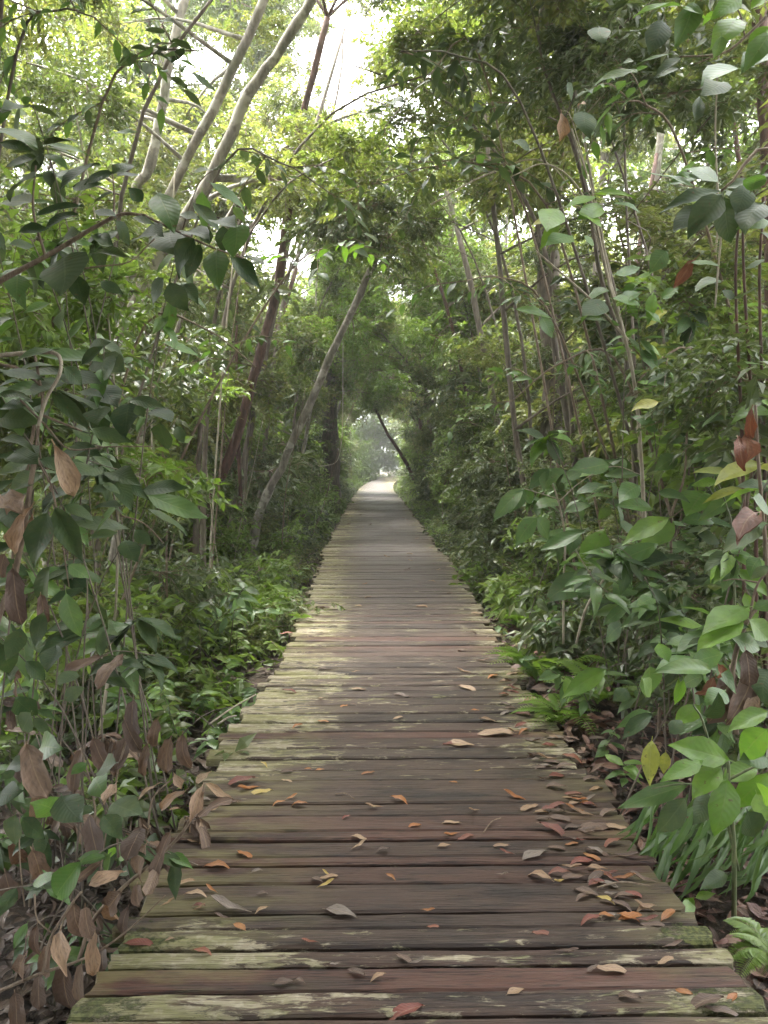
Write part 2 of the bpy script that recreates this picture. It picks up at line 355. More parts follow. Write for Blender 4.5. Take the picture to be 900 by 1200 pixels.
# ------------------------------------------------------------------ leaf shapes
VS = [0, .10, .27, .48, .70, .88, 1.0]
def leaf_shape(width=0.42, nv=6, nh=2, fold=0.25, droop=0.25, wave=0.02, curl=0.0, tip=1.0, shape='ovate', seed=0, petiole=0.10, bend=0.0, twist=0.0, ragged=0.0):
    "a leaf one metre long along +Y, upper side +Z; returns verts, triangles, uv"
    r = random.Random(seed); V, F, T = [], [], []
    ph = r.random() * 6
    for i in range(nv + 1):
        v = VS[i] if nv == 6 else i / nv
        if shape == 'ovate': w = math.sin(math.pi / 2 * v / .42) ** .8 if v < .42 else max(0.0, 1 - ((v - .42) / .58) ** 1.8) ** 1.2
        elif shape == 'obovate': w = math.sin(math.pi * v ** 1.25) ** 0.8
        elif shape == 'lance': w = math.sin(math.pi * v ** 0.7) ** 1.1
        elif shape == 'strap': w = min(1, 0.55 + v * 2, (1 - v) * 3.2)
        else: w = max(0.0, 1 - (2 * v - 1) ** 4) ** 0.6              # oblong
        w = max(0.012, w * tip) * width / 2
        ang = droop * v * v
        yy = v * (1 - 0.15 * abs(droop) * v); zz = -ang * v * 0.6 + 0.12 * droop * v
        for j in range(-nh, nh + 1):
            u = j / nh
            x = u * w; z = zz + fold * abs(x) + wave * math.sin(9 * v + ph + (1.7 if u > 0 else 0)) * abs(u)
            if curl:                                              # the blade rolls up along its length
                a = u * curl * (0.6 + 0.4 * v); rr = w / max(0.15, abs(curl))
                x = rr * math.sin(a); z = zz + rr * (1 - math.cos(a)) + wave * math.sin(11 * v + ph) * abs(u)
            V.append((x + bend * v * v, yy, z)); T.append((u, v))
    if twist or ragged:
        V2 = []
        for (x, y, z), (u, v) in zip(V, T):
            a = twist * (v - .3); q = 1 - ragged * r.random() * abs(u)
            V2.append((x * q * math.cos(a) - z * math.sin(a), y + ragged * .12 * (r.random() - .5) * abs(u), x * q * math.sin(a) + z * math.cos(a) + ragged * .10 * (r.random() - .5)))
        V = V2
    k = 2 * nh + 1
    for i in range(nv):
        for j in range(k - 1):
            a = i * k + j; F += [(a, a + 1, a + k + 1), (a, a + k + 1, a + k)]
    if petiole:
        b = len(V); V += [(-0.008, -petiole, -0.01), (0.008, -petiole, -0.01), (0.008, 0.02, 0), (-0.008, 0.02, 0)]; T += [(0, 0)] * 4
        F += [(b, b + 1, b + 2), (b, b + 2, b + 3)]
    return np.array(V), np.array(F), np.array(T)

def leaf_mesh(name, mat, **kw):
    V, F, T = leaf_shape(**kw); mb = MB(); mb.add(V, F, T, 0.0); return mb.build(name, mat)

LEAFLIB = {}
def leaf_set(key, mat, n=5, **kw):
    out = []
    for i in range(n):
        q = dict(kw); r = random.Random(hash_str(key) + i)
        q['droop'] = kw.get('droop', 0.25) * r.uniform(0.3, 1.7); q['fold'] = kw.get('fold', 0.25) * r.uniform(0.3, 1.6)
        q['width'] = kw.get('width', 0.42) * r.uniform(0.88, 1.12); q['wave'] = kw.get('wave', 0.02) * r.uniform(0.5, 1.5)
        q['bend'] = r.uniform(-0.14, 0.14); q['twist'] = r.uniform(-.7, .7); q['seed'] = i
        out.append(leaf_mesh("leaf_" + key, mat, **q))
    LEAFLIB[key] = out
def hash_str(s): return sum((i + 1) * ord(c) for i, c in enumerate(s)) % 9973
leaf_set('dark', M_BIGDARK, 8, ragged=.12, width=0.46, shape='ovate')
leaf_set('grey', M_BIGGREY, 8, ragged=.12, width=0.46, shape='ovate')
leaf_set('green', M_BIGGREEN, 8, ragged=.12, width=0.42, shape='ovate')
leaf_set('bright', M_BIGBRIGHT, 8, ragged=.12, width=0.42, shape='ovate')
leaf_set('yellow', M_YELLOW, 3, width=0.40, shape='ovate')
leaf_set('lance', M_BIGGREEN, 5, width=0.30, shape='lance', droop=0.4)
leaf_set('lancedark', M_BIGDARK, 5, width=0.34, shape='lance', droop=0.45)
leaf_set('seed', M_BRIGHT, 5, width=0.42, nv=4, nh=1, shape='ovate')
leaf_set('seeddark', M_MID, 5, width=0.40, nv=4, nh=1, shape='ovate')
leaf_set('tan', M_DEADTAN, 7, ragged=.3, width=0.46, fold=0.6, droop=0.7, wave=0.05, curl=0.9, shape='obovate')
leaf_set('brown', M_DEADBROWN, 9, ragged=.32, width=0.42, fold=0.4, droop=0.35, wave=0.04, curl=0.7, shape='oblong')
leaf_set('rust', M_RUST, 6, ragged=.5, width=0.5, fold=0.5, droop=0.6, wave=0.06, curl=1.0, shape='obovate')
leaf_set('strap', M_BIGGREEN, 8, width=0.06, nv=7, nh=1, fold=0.5, droop=0.5, wave=0.0, shape='strap', petiole=0)

def frame(B, T, up):
    y = (T - B); L = y.length; y.normalize()
    z = up - y * up.dot(y)
    if z.length < 1e-3: z = y.orthogonal()
    z.normalize(); x = y.cross(z)
    M = Matrix.Identity(4)
    for i, a in enumerate((x, y, z)):
        for k in range(3): M[k][i] = a[k] * L
    M.translation = B
    return M

def leaf_at(parent, key, B, T, up=None, name='leaf', label=None, wscale=1.0):
    if up is None:
        up = Vector((R.uniform(-.45, .45), R.uniform(-.75, .15), 0.75 + R.random() * 0.4))
    M = frame(Vector(B), Vector(T), Vector(up))
    if wscale != 1.0: M = M @ Matrix.Diagonal((wscale, 1, 1, 1))
    return inst(name, R.choice(LEAFLIB[key]), M, parent, label=label)

def stem_part(parent, pts, r0, r1, mat, name='stem', sides=6, n=5):
    q = spline(pts, n); mb = MB(); off = Vector(parent.location) if parent is not None else Vector()
    mb.tube([p - off for p in q], taper(len(q), r0, r1), sides)
    o = bpy.data.objects.new(name, mb.build(name, mat)); link(o, parent); return o

# small leaves for crowns (4 triangles each)
def small_leaf(w=0.42, tip=-0.12, fold=0.10):
    V = np.array([(0, 0, 0), (-w / 2, .42, fold), (w / 2, .42, fold), (0, .48, 0), (0, 1, tip)])
    F = np.array([(0, 2, 3), (3, 2, 4), (0, 3, 1), (3, 4, 1)])
    T = np.array([(0, 0), (-1, .42), (1, .42), (0, .48), (0, 1)], float)
    return V, F, T

def rot_frames(dirs, ups):
    y = dirs / np.linalg.norm(dirs, axis=1, keepdims=True)
    z = ups - y * (ups * y).sum(1, keepdims=True); z /= np.linalg.norm(z, axis=1, keepdims=True) + 1e-9
    x = np.cross(y, z); return np.stack([x, y, z], 2)

def add_leaves(mb, pos, dirs, ups, sizes, tpl, tints, mi=0):
    V, F, T = tpl; n = len(pos)
    Rm = rot_frames(dirs, ups) * sizes[:, None, None]
    W_ = np.einsum('nij,kj->nki', Rm, V) + pos[:, None, :]
    k = len(V)
    mb.v.append(W_.reshape(-1, 3)); mb.f.append((F[None] + (np.arange(n) * k)[:, None, None]).reshape(-1, 3) + mb.n)
    mb.n += n * k; mb.uv.append(np.tile(T, (n, 1))); mb.t.append(np.repeat(tints, k)); mb.m.append(np.full(n * len(F), mi, int))

def clump_mesh(name, mats, nspray, per, leafL, leafW, seed, radius=1.0, flat=0.75, twig=True, loose=0.35):
    "a bough's worth of foliage, about one metre in radius: twigs that carry two ranks of leaves"
    rg = np.random.default_rng(seed); mb = MB(); tpl = small_leaf(leafW)
    nb = 9                                                       # main twigs, so the sprays gather in uneven clusters
    hub = rg.normal(size=(nb, 3)); hub /= np.linalg.norm(hub, axis=1, keepdims=True); hub *= rg.uniform(.35, .9, (nb, 1)); hub[:, 2] *= flat
    pos, dirs, ups, sz, ti = [], [], [], [], []
    for s in range(nspray):
        h = hub[rg.integers(nb)]
        c = h + rg.normal(size=3) * loose * 0.55
        c *= radius; c[2] = c[2] * flat
        d = c / (np.linalg.norm(c) + 1e-6) + rg.normal(size=3) * 0.6; d[2] -= 0.15; d /= np.linalg.norm(d)
        Ls = leafL * per * 0.22; a0 = c - d * Ls * 0.5
        side = np.cross(d, [0, 0, 1.0]); side /= np.linalg.norm(side) + 1e-6
        bend = rg.normal(size=3) * 0.1 - np.array([0, 0, .18]); t0 = rg.random()
        if twig and s % 2 == 0:
            q = [a0 + d * Ls * t + bend * Ls * t * t for t in (0, .5, 1)]
            mb.tube(q, [0.006, 0.004, 0.002], 3, 0.5, 1)
        for k in range(per):
            t = (k + .5) / per; sg = 1 if k % 2 else -1
            pos.append(a0 + d * Ls * t + bend * Ls * t * t)
            dd = d * 0.55 + side * sg * (0.9 if k < per - 1 else 0.1) + rg.normal(size=3) * 0.28 - np.array([0, 0, .25])
            dirs.append(dd); ups.append(np.array([0, 0, 1.0]) + rg.normal(size=3) * 0.45)
            sz.append(leafL * rg.uniform(.65, 1.2)); ti.append((t0 * 0.5 + rg.random() * 0.4))
    for k in range(nb):
        p = hub[k] * radius; p = np.array([p[0], p[1], p[2] * flat])
        mb.tube([np.zeros(3), p * 0.5 + rg.normal(size=3) * 0.06, p * 1.15], [0.014, 0.009, 0.003], 4, 0.5, 1)
    add_leaves(mb, np.array(pos), np.array(dirs), np.array(ups), np.array(sz), tpl, np.array(ti))
    return mb.build(name, mats, smooth=False)

CLUMPS = {'mid': [], 'dark': [], 'pale': [], 'bright': [], 'big': [], 'tiny': [], 'herb': []}
for i in range(4):
    CLUMPS['mid'].append(clump_mesh("foliage_mid", [M_MID, M_TWIG], 105, 11, 0.135, 0.46, 100 + i))
    CLUMPS['dark'].append(clump_mesh("foliage_dark", [M_DARK, M_TWIG], 90, 11, 0.155, 0.46, 200 + i))
for i in range(3):
    CLUMPS['pale'].append(clump_mesh("foliage_pale", [M_PALE, M_TWIG], 115, 11, 0.125, 0.48, 300 + i))
    CLUMPS['bright'].append(clump_mesh("foliage_bright", [M_BRIGHT, M_TWIG], 105, 11, 0.135, 0.44, 400 + i))
    CLUMPS['big'].append(clump_mesh("foliage_big", [M_DARK, M_TWIG], 48, 8, 0.23, 0.44, 500 + i, loose=.5))
    CLUMPS['herb'].append(clump_mesh("foliage_herb", [M_BRIGHT, M_TWIG], 40, 7, 0.27, 0.42, 700 + i, loose=.5))
    CLUMPS['tiny'].append(clump_mesh("foliage_tiny", [M_MID, M_TWIG], 150, 13, 0.10, 0.46, 600 + i))

# ------------------------------------------------------------------ the ground
def ground_z(x, y):
    dx = x - path_x(max(0, y))
    s = abs(dx)
    z = -0.42 + 0.05 * math.sin(x * 1.7 + 1) * math.cos(y * 1.1) + 0.04 * math.sin(x * 3.9 + y * 2.7)
    z += 0.25 * min(1, max(0, (s - 2.0) / 5)) + 0.12 * math.sin(y * 0.21 + x * 0.3)
    if dx > 0: z += 0.32 * math.exp(-((s - 1.35) / 0.75) ** 2 - ((y - 4.7) / 1.25) ** 2) + 0.12 * math.exp(-((s - 1.4) / .5) ** 2) * min(1, max(0, (y - 3) / 1.2))
    if s < 0.95: z = min(z, -0.3)
    return z
xs = sorted(set([-110, -60, -30] + [round(-16 + 0.4 * i, 3) for i in range(81)] + [30, 60, 110]))
ys = sorted(set([-20] + [round(-4 + 0.4 * i, 3) for i in range(60)] + [round(20 + 1.5 * i, 3) for i in range(50)] + [100, 130]))
V = [(x, y, ground_z(x, y) if abs(x) < 30 else -0.3) for y in ys for x in xs]
nx = len(xs); Fq = []
for j in range(len(ys) - 1):
    for i in range(nx - 1):
        a = j * nx + i; Fq += [(a, a + 1, a + nx + 1), (a, a + nx + 1, a + nx)]
mb = MB(); mb.add(V, Fq)
tag(link(bpy.data.objects.new("ground", mb.build("ground", M_SOIL))), kind='structure')

# ------------------------------------------------------------------ the boardwalk
walk = thing("boardwalk", None, None); walk['kind'] = 'structure'
HALF = 0.925
def plank_mesh(w, half, seed, nx=10, th=0.04, chip=0.012):
    r = random.Random(seed); V, F, T = [], [], []
    wob = [[r.uniform(-1, 1) for _ in range(nx + 1)] for _ in range(4)]
    e0, e1 = r.uniform(-.035, .035), r.uniform(-.035, .035)
    for i in range(nx + 1):
        t = i / nx; x = -half + e0 + (2 * half + e1 - e0) * t
        f = -w / 2 + chip * 0.35 * wob[0][i]; b = w / 2 + chip * 0.35 * wob[1][i]; z = 0.0015 * wob[2][i]
        bv = 0.006 + 0.003 * abs(wob[3][i])
        prof = [(f, -th), (f, z - bv), (f + bv, z), ((f + b) / 2, z + 0.0015 * wob[3][i]), (b - bv, z), (b, z - bv), (b, -th)]
        for k, (yy, zz) in enumerate(prof):
            V.append((x + (r.uniform(-.012, .012) if i in (0, nx) else 0), yy, zz)); T.append((t, k / 6))
    for i in range(nx):
        for k in range(6):
            a = i * 7 + k; F += [(a, a + 7, a + 8), (a, a + 8, a + 1)]
        F += [(i * 7, i * 7 + 6, i * 7 + 13), (i * 7, i * 7 + 13, i * 7 + 7)]
    for q, s in ((0, 1), (nx * 7, -1)):
        for k in range(1, 6): F.append((q, q + k, q + k + 1) if s > 0 else (q, q + k + 1, q + k))
    m_ = MB(); m_.add(V, F, T); return m_.build("plank", M_PLANK, smooth=False)

def gapd(py): return P(450, py, 1.0).z and (CAMH / ((py - 540) / 900.0))
rows = [1187, 1155, 1133, 1107, 1086, 1050, 1027, 1017, 997, 986, 967, 951, 923, 910, 896, 884, 871, 862, 851, 841, 831, 822]
lich = [1.05, .05, 1.05, .75, .5, .05, .05, .1, .05, .05, .25, .2, .25, .6, .85, .9, .8, .2, .9, .85, .8, .9]
reds = [.3, .9, .3, .1, .1, .2, .5, .7, .2, .8, .6, .2, .1, .0, .1, .0, .2, .9, .2, .0, .1, .1]
mosses = [.9, .1, .5, .95, .7, .2, .1, 0, .1, 0, .1, .1, .1, .1, .3, .4, .2, .1, .2, .3, .2, .2]
edges = [gapd(y) for y in rows]
plan = []                                                        # (near edge, far edge, lichen, moss, red)
y0 = edges[0]
back = []
while y0 > 1.25:
    w = R.uniform(.09, .13); back.append((y0 - w, y0, R.uniform(.3, .8), .3, R.random() * .5)); y0 -= w
plan += back[::-1]
FIRST = len(plan) - 1
for i in range(len(edges) - 1):
    plan.append((edges[i], edges[i + 1], lich[i + 1], mosses[i + 1], reds[i + 1]))
plan[FIRST] = (*plan[FIRST][:2], lich[0], mosses[0], reds[0])
y0 = edges[-1]; k = 0
while len(plan) < 300:
    w = R.choice([.075, .09, .10, .11, .115, .12, .135, .15]); k += 1
    red = R.random() < .13
    li = .15 if red else R.uniform(.62, 1.0) * (1.0 if y0 < 9 else .85)
    plan.append((y0, y0 + w, li, R.uniform(0, .7), R.uniform(.6, 1) if red else R.uniform(0, .35))); y0 += w
PLANK_END = y0
shared = [plank_mesh(0.10, HALF, 900 + i, 8) for i in range(24)]
off_walk = 0.0
ED = [0, 4, 5.6, 7.5, 9.6, 13.5, 22, 90]                         # where the plank ends lie, metres along the walk
EL = [-.813, -.813, -.70, -.715, -.75, -.82, -.85, -.81]; ER = [1.04, 1.04, 1.03, 1.08, 1.13, 1.12, 1.10, 1.04]
for i, (a, b, li, mo, rd) in enumerate(plan):
    w = b - a - R.uniform(.007, .017); yc = (a + b) / 2
    if i % 9 == 0: off_walk = R.uniform(-.02, .02)
    tilt, yaw = R.uniform(-.012, .012), R.uniform(-.004, .004)
    zc = R.uniform(-.006, .004)
    el, er = float(np.interp(yc, ED, EL)), float(np.interp(yc, ED, ER)); hw, cx = (er - el) / 2, (er + el) / 2 - .114
    o = bpy.data.objects.new("plank", plank_mesh(w, hw + R.uniform(-.02, .02), i, 16, 0.045, 0.007) if i < 45 else shared[i % 24])
    if i >= 45: o.scale = (hw / HALF + R.uniform(-.02, .02), w / 0.10, 1)
    if R.random() < .12: tilt *= 2.2
    o.location = (path_x(yc) + cx + off_walk + R.uniform(-.02, .02), yc, zc); o.rotation_euler = (tilt, R.uniform(-.003, .003), yaw)
    o['lichen'] = float(li); o['moss'] = float(mo); o['red'] = float(rd); o['worn'] = float(min(1, max(0, (yc - 5) / 7)))
    link(o, walk)
mb = MB(); y = PLANK_END
while y < 78:
    w = R.uniform(.09, .14); x = path_x(y); s = R.uniform(-.03, .03)
    ang = math.atan(0.0032 * max(0, y - 36)); c_, s_ = math.cos(ang), -math.sin(ang)
    box = [(-HALF + s, 0, -.04), (HALF + s, 0, -.04), (HALF + s, w - .01, -.04), (-HALF + s, w - .01, -.04), (-HALF + s, 0, 0), (HALF + s, 0, 0), (HALF + s, w - .01, 0), (-HALF + s, w - .01, 0)]
    box = [(x + p[0] * c_ - p[1] * s_ * -1 * 0 , y + p[0] * s_ + p[1], p[2]) for p in box]
    mb.add(box, [(4, 5, 6), (4, 6, 7), (0, 1, 5), (0, 5, 4), (2, 3, 7), (2, 7, 6), (1, 2, 6), (1, 6, 5), (3, 0, 4), (3, 4, 7)], None, R.random())
    y += w
o = link(bpy.data.objects.new("distant_planks", mb.build("distant_planks", M_PLANK, False)), walk)
o['kind'] = 'stuff'; o['lichen'] = 0.6; o['moss'] = 0.2; o['red'] = 0.1; o['worn'] = 1.0
for s in (-0.72, 0.0, 0.72):
    mb = MB(); q = [Vector((path_x(t) + s, t, -0.115)) for t in range(1, 78, 3)]
    for a, b in zip(q[:-1], q[1:]):
        c8 = []
        for p in (a, b):
            c8 += [(p.x - .04, p.y, -.18), (p.x + .04, p.y, -.18), (p.x + .04, p.y, -.052), (p.x - .04, p.y, -.052)]
        mb.add(c8, [(0, 1, 5), (0, 5, 4), (1, 2, 6), (1, 6, 5), (2, 3, 7), (2, 7, 6), (3, 0, 4), (3, 4, 7)])
    link(bpy.data.objects.new("beam", mb.build("beam", M_BEAM, False)), walk)
pm = MB(); pm.tube([(0, 0, -1.0), (0, 0, -.1)], [.06, .06], 8); pm = pm.build("post", M_BEAM)
for t in np.arange(1.6, 40, 2.4):
    for s in (-0.80, 0.80):
        inst("post", pm, Matrix.Translation((path_x(t) + s, t, 0)), walk)

# ------------------------------------------------------------------ leaf litter on the soil
def litter(name, mat, n, xr, yr, smin, smax, seed, side=0, lift=0.0):
    rg = np.random.default_rng(seed); mb = MB()
    tpls = [leaf_shape(width=w_, nv=4, nh=1, fold=f_, droop=d_, curl=c, petiole=0, seed=i, twist=t_, shape=h_) for i, (w_, f_, d_, c, t_, h_) in enumerate(((.42, .3, .3, 0, .3, 'ovate'), (.36, .2, .5, .8, -.5, 'oblong'), (.48, .3, -.4, .5, .4, 'obovate'), (.33, .4, .7, 1.1, .8, 'ovate'), (.5, .2, .15, 0, -.3, 'ovate')))]
    pos, di, up, sz, ti = [], [], [], [], []
    while len(pos) < n:
        y = yr[0] + (yr[1] - yr[0]) * rg.random() ** 1.7; s = side or rg.choice([-1, 1])
        dx = s * (xr[0] + (xr[1] - xr[0]) * rg.random() ** 1.3); x = path_x(y) + dx
        if abs(pix((x, y, 0))[0] - 450) > 620: continue
        a = rg.random() * 6.283
        pos.append((x, y, ground_z(x, y) + .012 + lift * rg.random())); di.append((math.cos(a), math.sin(a), rg.normal() * .22)); up.append((rg.normal() * .4, rg.normal() * .4, 1))
        sz.append(rg.uniform(smin, smax)); ti.append(rg.random())
    pos, di, up, sz, ti = map(np.array, (pos, di, up, sz, ti)); k = rg.integers(len(tpls), size=n)
    for j, t in enumerate(tpls):
        q = k == j; add_leaves(mb, pos[q], di[q], up[q].astype(float), sz[q], t, ti[q])
    return tag(link(bpy.data.objects.new(name, mb.build(name, mat))), kind='stuff')
litter("leaf_litter", M_LITTER, 11000, (0.95, 7), (1.6, 26), .05, .12, 1)
litter("leaf_litter", M_REDLITTER, 2600, (0.93, 1.9), (2.0, 8.0), .05, .13, 2, 1, 0.05)
litter("leaf_litter", M_LITTER, 1800, (0.93, 2.2), (1.7, 5.0), .05, .11, 3, -1, 0.06)

# ------------------------------------------------------------------ trees
def blocked(c, r):
    "keep boughs out of the walk, out of the tunnel above it and out of the openings in the canopy"
    dx = abs(c.x - path_x(c.y)); top = 2.5 if c.y < 14 else 2.9
    if c.y > 50: top = 4.0
    if c.z - r * .75 < top and dx < 1.05 + r * 0.85: return True
    if (c - Vector((0, 0, CAMH))).length < 3.2 + r: return True
    if c.y < 3.4: return True
    if veils(c, r): return True
    x, y = pix(c); rr = 900 * r / max(1, c.y)
    for (hx, hy, ax, ay) in HOLES:
        if ((x - hx) / (ax + rr * .55)) ** 2 + ((y - hy) / (ay + rr * .55)) ** 2 < 1 and R.random() < .93: return True
    return False
KEEP = [((306, 596), (430, 325), 12.2), ((228, 632), (300, 430), 10.4), ((300, 430), (336, 265), 10.3), ((200, 225), (312, -5), 8.9), ((245, 210), (368, -5), 8.5), ((178, 190), (216, -5), 10.5), ((650, 545), (638, 220), 11.6), ((388, 545), (388, 450), 24)]
def veils(c, r):
    "a bough that would hang in front of one of the trunks seen clearly in the photograph"
    x, y = pix(c); rr = 900 * r / max(1, c.y)
    for (a, b, d) in KEEP:
        if c.y < d:
            ax, ay, bx, by = *a, *b; t = max(0, min(1, ((x - ax) * (bx - ax) + (y - ay) * (by - ay)) / ((bx - ax) ** 2 + (by - ay) ** 2)))
            if math.hypot(x - ax - t * (bx - ax), y - ay - t * (by - ay)) < 8 + rr * .72 and R.random() < .97: return True
    return False
HOLES = [(402, 62, 40, 74), (318, 280, 18, 18), (455, 335, 10, 12), (262, 70, 8, 20), (640, 90, 6, 6)]

def bough(parent, kind, c, s):
    M = Matrix.Translation(c) @ Matrix.Rotation(R.uniform(0, 6.28), 4, 'Z') @ Matrix.Rotation(R.uniform(-.35, .35), 4, 'X') @ Matrix.Diagonal((s, s, s * R.uniform(.8, 1.1), 1))
    return inst("foliage", R.choice(CLUMPS[kind]), M, parent, kind='stuff')

def tree(name, label, cat, group, pts, r0, r1, bark, boughs, kinds, limb=True, sides=8, n=4, parts=False):
    "trunk along pts, one limb to every bough"
    base = Vector(pts[0]); root = thing(name, label, cat, base, group)
    q = spline(pts, n); mb = MB(); rad = taper(len(q), r0, r1); rad = [r_ * R.uniform(.9, 1.1) for r_ in rad]; rad[0] *= 1.5; rad[1] *= 1.12
    q = [p + (Vector((R.gauss(0, 1), R.gauss(0, 1), 0)) * r0 * .12 if 0 < i < len(q) - 1 else Vector()) for i, p in enumerate(q)]
    mb.tube([p - base for p in q], rad, sides)
    limbs = []
    for c, s in boughs:
        c = Vector(c)
        if limb:
            cand = [i for i, p in enumerate(q) if p.z < c.z + .3 and i > 0] or [len(q) - 1]
            i = min(cand, key=lambda j: (q[j] - c).length + 0.35 * abs(q[j].z - (c.z - .5)))
            a = q[i]; mid = a.lerp(c, .5) + Vector((R.uniform(-.15, .15), R.uniform(-.15, .15), .12)) * (c - a).length * .7
            rr = min(rad[i] * .55, 0.012 + 0.012 * (c - a).length)
            z = spline([a, mid, c], 3)
            if parts:
                m2 = MB(); m2.tube([p - base for p in z], taper(len(z), rr, .006), 5)
                link(bpy.data.objects.new("branch", m2.build("branch", bark)), root)
            else: mb.tube([p - base for p in z], taper(len(z), rr, .006), 5)
        bough(root, R.choice(kinds), c, s)
    o = bpy.data.objects.new("trunk", mb.build("trunk", bark)); link(o, root)
    return root

def around(top, n, spread, zr, sr, kinds=None):
    out = []
    for _ in range(n * 4):
        c = top + Vector((R.gauss(0, spread), R.gauss(0, spread), R.uniform(*zr))); s = R.uniform(*sr)
        if not blocked(c, s): out.append((c, s))
        if len(out) == n: break
    return out

def T3(lst): return [P(*a) for a in lst]

# the trees that can be singled out in the photograph
G_TREE = None
def ground_at(p): p = Vector(p); return Vector((p.x, p.y, ground_z(p.x, p.y) - .05))
p = T3([(306, 596, 12.5), (338, 530, 12.3), (386, 420, 12), (430, 325, 11.6), (452, 270, 11.3)])
tree("leaning_tree", "pale trunk leaning right towards the boardwalk with knobbly broken top", "tree", G_TREE, [ground_at(p[0] + Vector((-.25, 0, 0)))] + p, .082, .045, M_BARKPALE,
     around(p[-1], 5, .8, (-.2, 1.2), (.6, .9)), ['mid', 'dark'], sides=10, parts=True)
p = T3([(228, 632, 10.5), (268, 540, 10.5), (298, 440, 10.4), (322, 350, 10.3), (336, 265, 10.2), (352, 150, 10), (384, 20, 9.6)])
tree("leaning_tree", "dark reddish slender trunk leaning right, left of the pale leaning trunk", "tree", G_TREE, [ground_at(p[0])] + p, .075, .04, M_BARKRED,
     around(p[-1] + Vector((-.5, 0, .5)), 4, .9, (0, 1.5), (.7, 1)), ['dark', 'mid'], sides=10, parts=True)
p = T3([(30, 600, 9.5), (110, 420, 9.4), (200, 225, 9.2), (262, 105, 9.0), (312, -5, 8.8), (350, -90, 8.6)])
tree("leaning_tree", "grey trunk slanting across the upper left, lower of the slanting pair", "tree", G_TREE, [ground_at(p[0])] + p, .062, .045, M_BARKPALE,
     around(p[3] + Vector((-1.2, 0, .3)), 7, 1.2, (-.6, 1.5), (.6, 1)), ['mid', 'pale', 'dark'], sides=10, parts=True)
p = T3([(60, 600, 8.9), (150, 370, 8.8), (245, 210, 8.7), (292, 110, 8.6), (330, 55, 8.5), (368, -5, 8.4), (410, -90, 8.2)])
tree("leaning_tree", "forked pale trunk slanting beside the first one, with a limb arching to the right", "tree", G_TREE, [ground_at(p[0])] + p, .068, .05, M_BARKPALE,
     around(p[2] + Vector((.9, .5, .2)), 5, .8, (-.8, .5), (.5, .8)), ['mid', 'dark'], sides=10, parts=True)
p = T3([(128, 520, 11), (148, 260, 10.8), (178, 190, 10.6), (196, 90, 10.5), (216, -5, 10.4), (230, -90, 10.3)])
tree("crooked_tree", "crooked pale trunk with a bend near the top left corner", "tree", G_TREE, [ground_at(p[0])] + p, .08, .055, M_BARKPALE,
     around(p[3] + Vector((-1.5, 0, .3)), 7, 1.2, (-1.5, 1.5), (.6, 1)), ['mid', 'pale'], sides=10, parts=True)
p = T3([(388, 545, 25), (386, 480, 25), (390, 420, 25), (400, 330, 25), (420, 200, 25)])
tree("forest_tree", "upright dark trunk close to the left edge of the boardwalk's far end", "tree", G_TREE, [ground_at(p[0])] + p, .30, .16, M_BARKBROWN,
     around(p[-1], 6, 1.8, (-2, 2), (1.2, 1.7)), ['mid', 'bright'], sides=10, parts=True)
p = T3([(650, 545, 12), (648, 440, 12), (643, 330, 12), (638, 220, 12), (630, 100, 12), (628, -40, 12)])
tree("forest_tree", "straight dark trunk wrapped in climbing leaves, right of the boardwalk", "tree", G_TREE, [ground_at(p[0])] + p, .19, .14, M_BARKBROWN,
     [(p[i].lerp(p[i + 1], t) + Vector((R.uniform(-.2, .2), -.1, 0)), R.uniform(.28, .42)) for i in range(0, 4) for t in (.2, .7)] + around(p[-1], 6, 1.5, (-1.5, 1), (.8, 1.3)), ['dark', 'mid'], sides=10)
p = T3([(905, 420, 6.0), (900, 200, 6.0), (893, 60, 6.0), (888, -60, 6.0)])
tree("forest_tree", "reddish brown trunk at the top right corner behind big leaves", "tree", G_TREE, [ground_at(p[0])] + p, .06, .05, M_BARKRED,
     around(p[-1] + Vector((.3, 1, .5)), 4, .8, (-.5, 1), (.5, .8)), ['mid'], sides=10, parts=True)
p = T3([(484, 560, 33), (472, 535, 33), (455, 510, 33), (440, 480, 33)])
tree("leaning_tree", "thin dark stem bent over the far end of the boardwalk from the right", "tree", G_TREE, [ground_at(p[0] + Vector((.6, 0, 0)))] + p, .10, .05, M_BARKRED,
     around(p[-1] + Vector((.5, 0, 1.2)), 4, .7, (0, 1.5), (.6, 1.0)), ['mid', 'dark'], parts=True)
p = T3([(752, 600, 5.6), (742, 440, 5.6), (716, 335, 5.6), (700, 250, 5.6), (684, 160, 5.6), (672, 90, 5.6)])
tree("slender_tree", "slender pale twin stem rising behind the fresh green leaf cluster, upper right", "tree", G_TREE, [ground_at(p[0])] + p, .018, .008, M_TWIGPALE,
     around(p[-1], 6, .5, (-.3, .9), (.35, .55)), ['big', 'dark'], parts=True)
p = T3([(744, 590, 5.9), (735, 430, 5.9), (705, 330, 5.9), (690, 240, 5.9), (668, 160, 5.9), (640, 90, 5.9), (630, 30, 5.9)])
tree("slender_tree", "slender dark stem beside the pale twin stem, upper right", "tree", G_TREE, [ground_at(p[0])] + p, .022, .010, M_BARKBROWN,
     around(p[-1], 7, .6, (-.6, .9), (.4, .6)), ['big', 'dark'], parts=True)

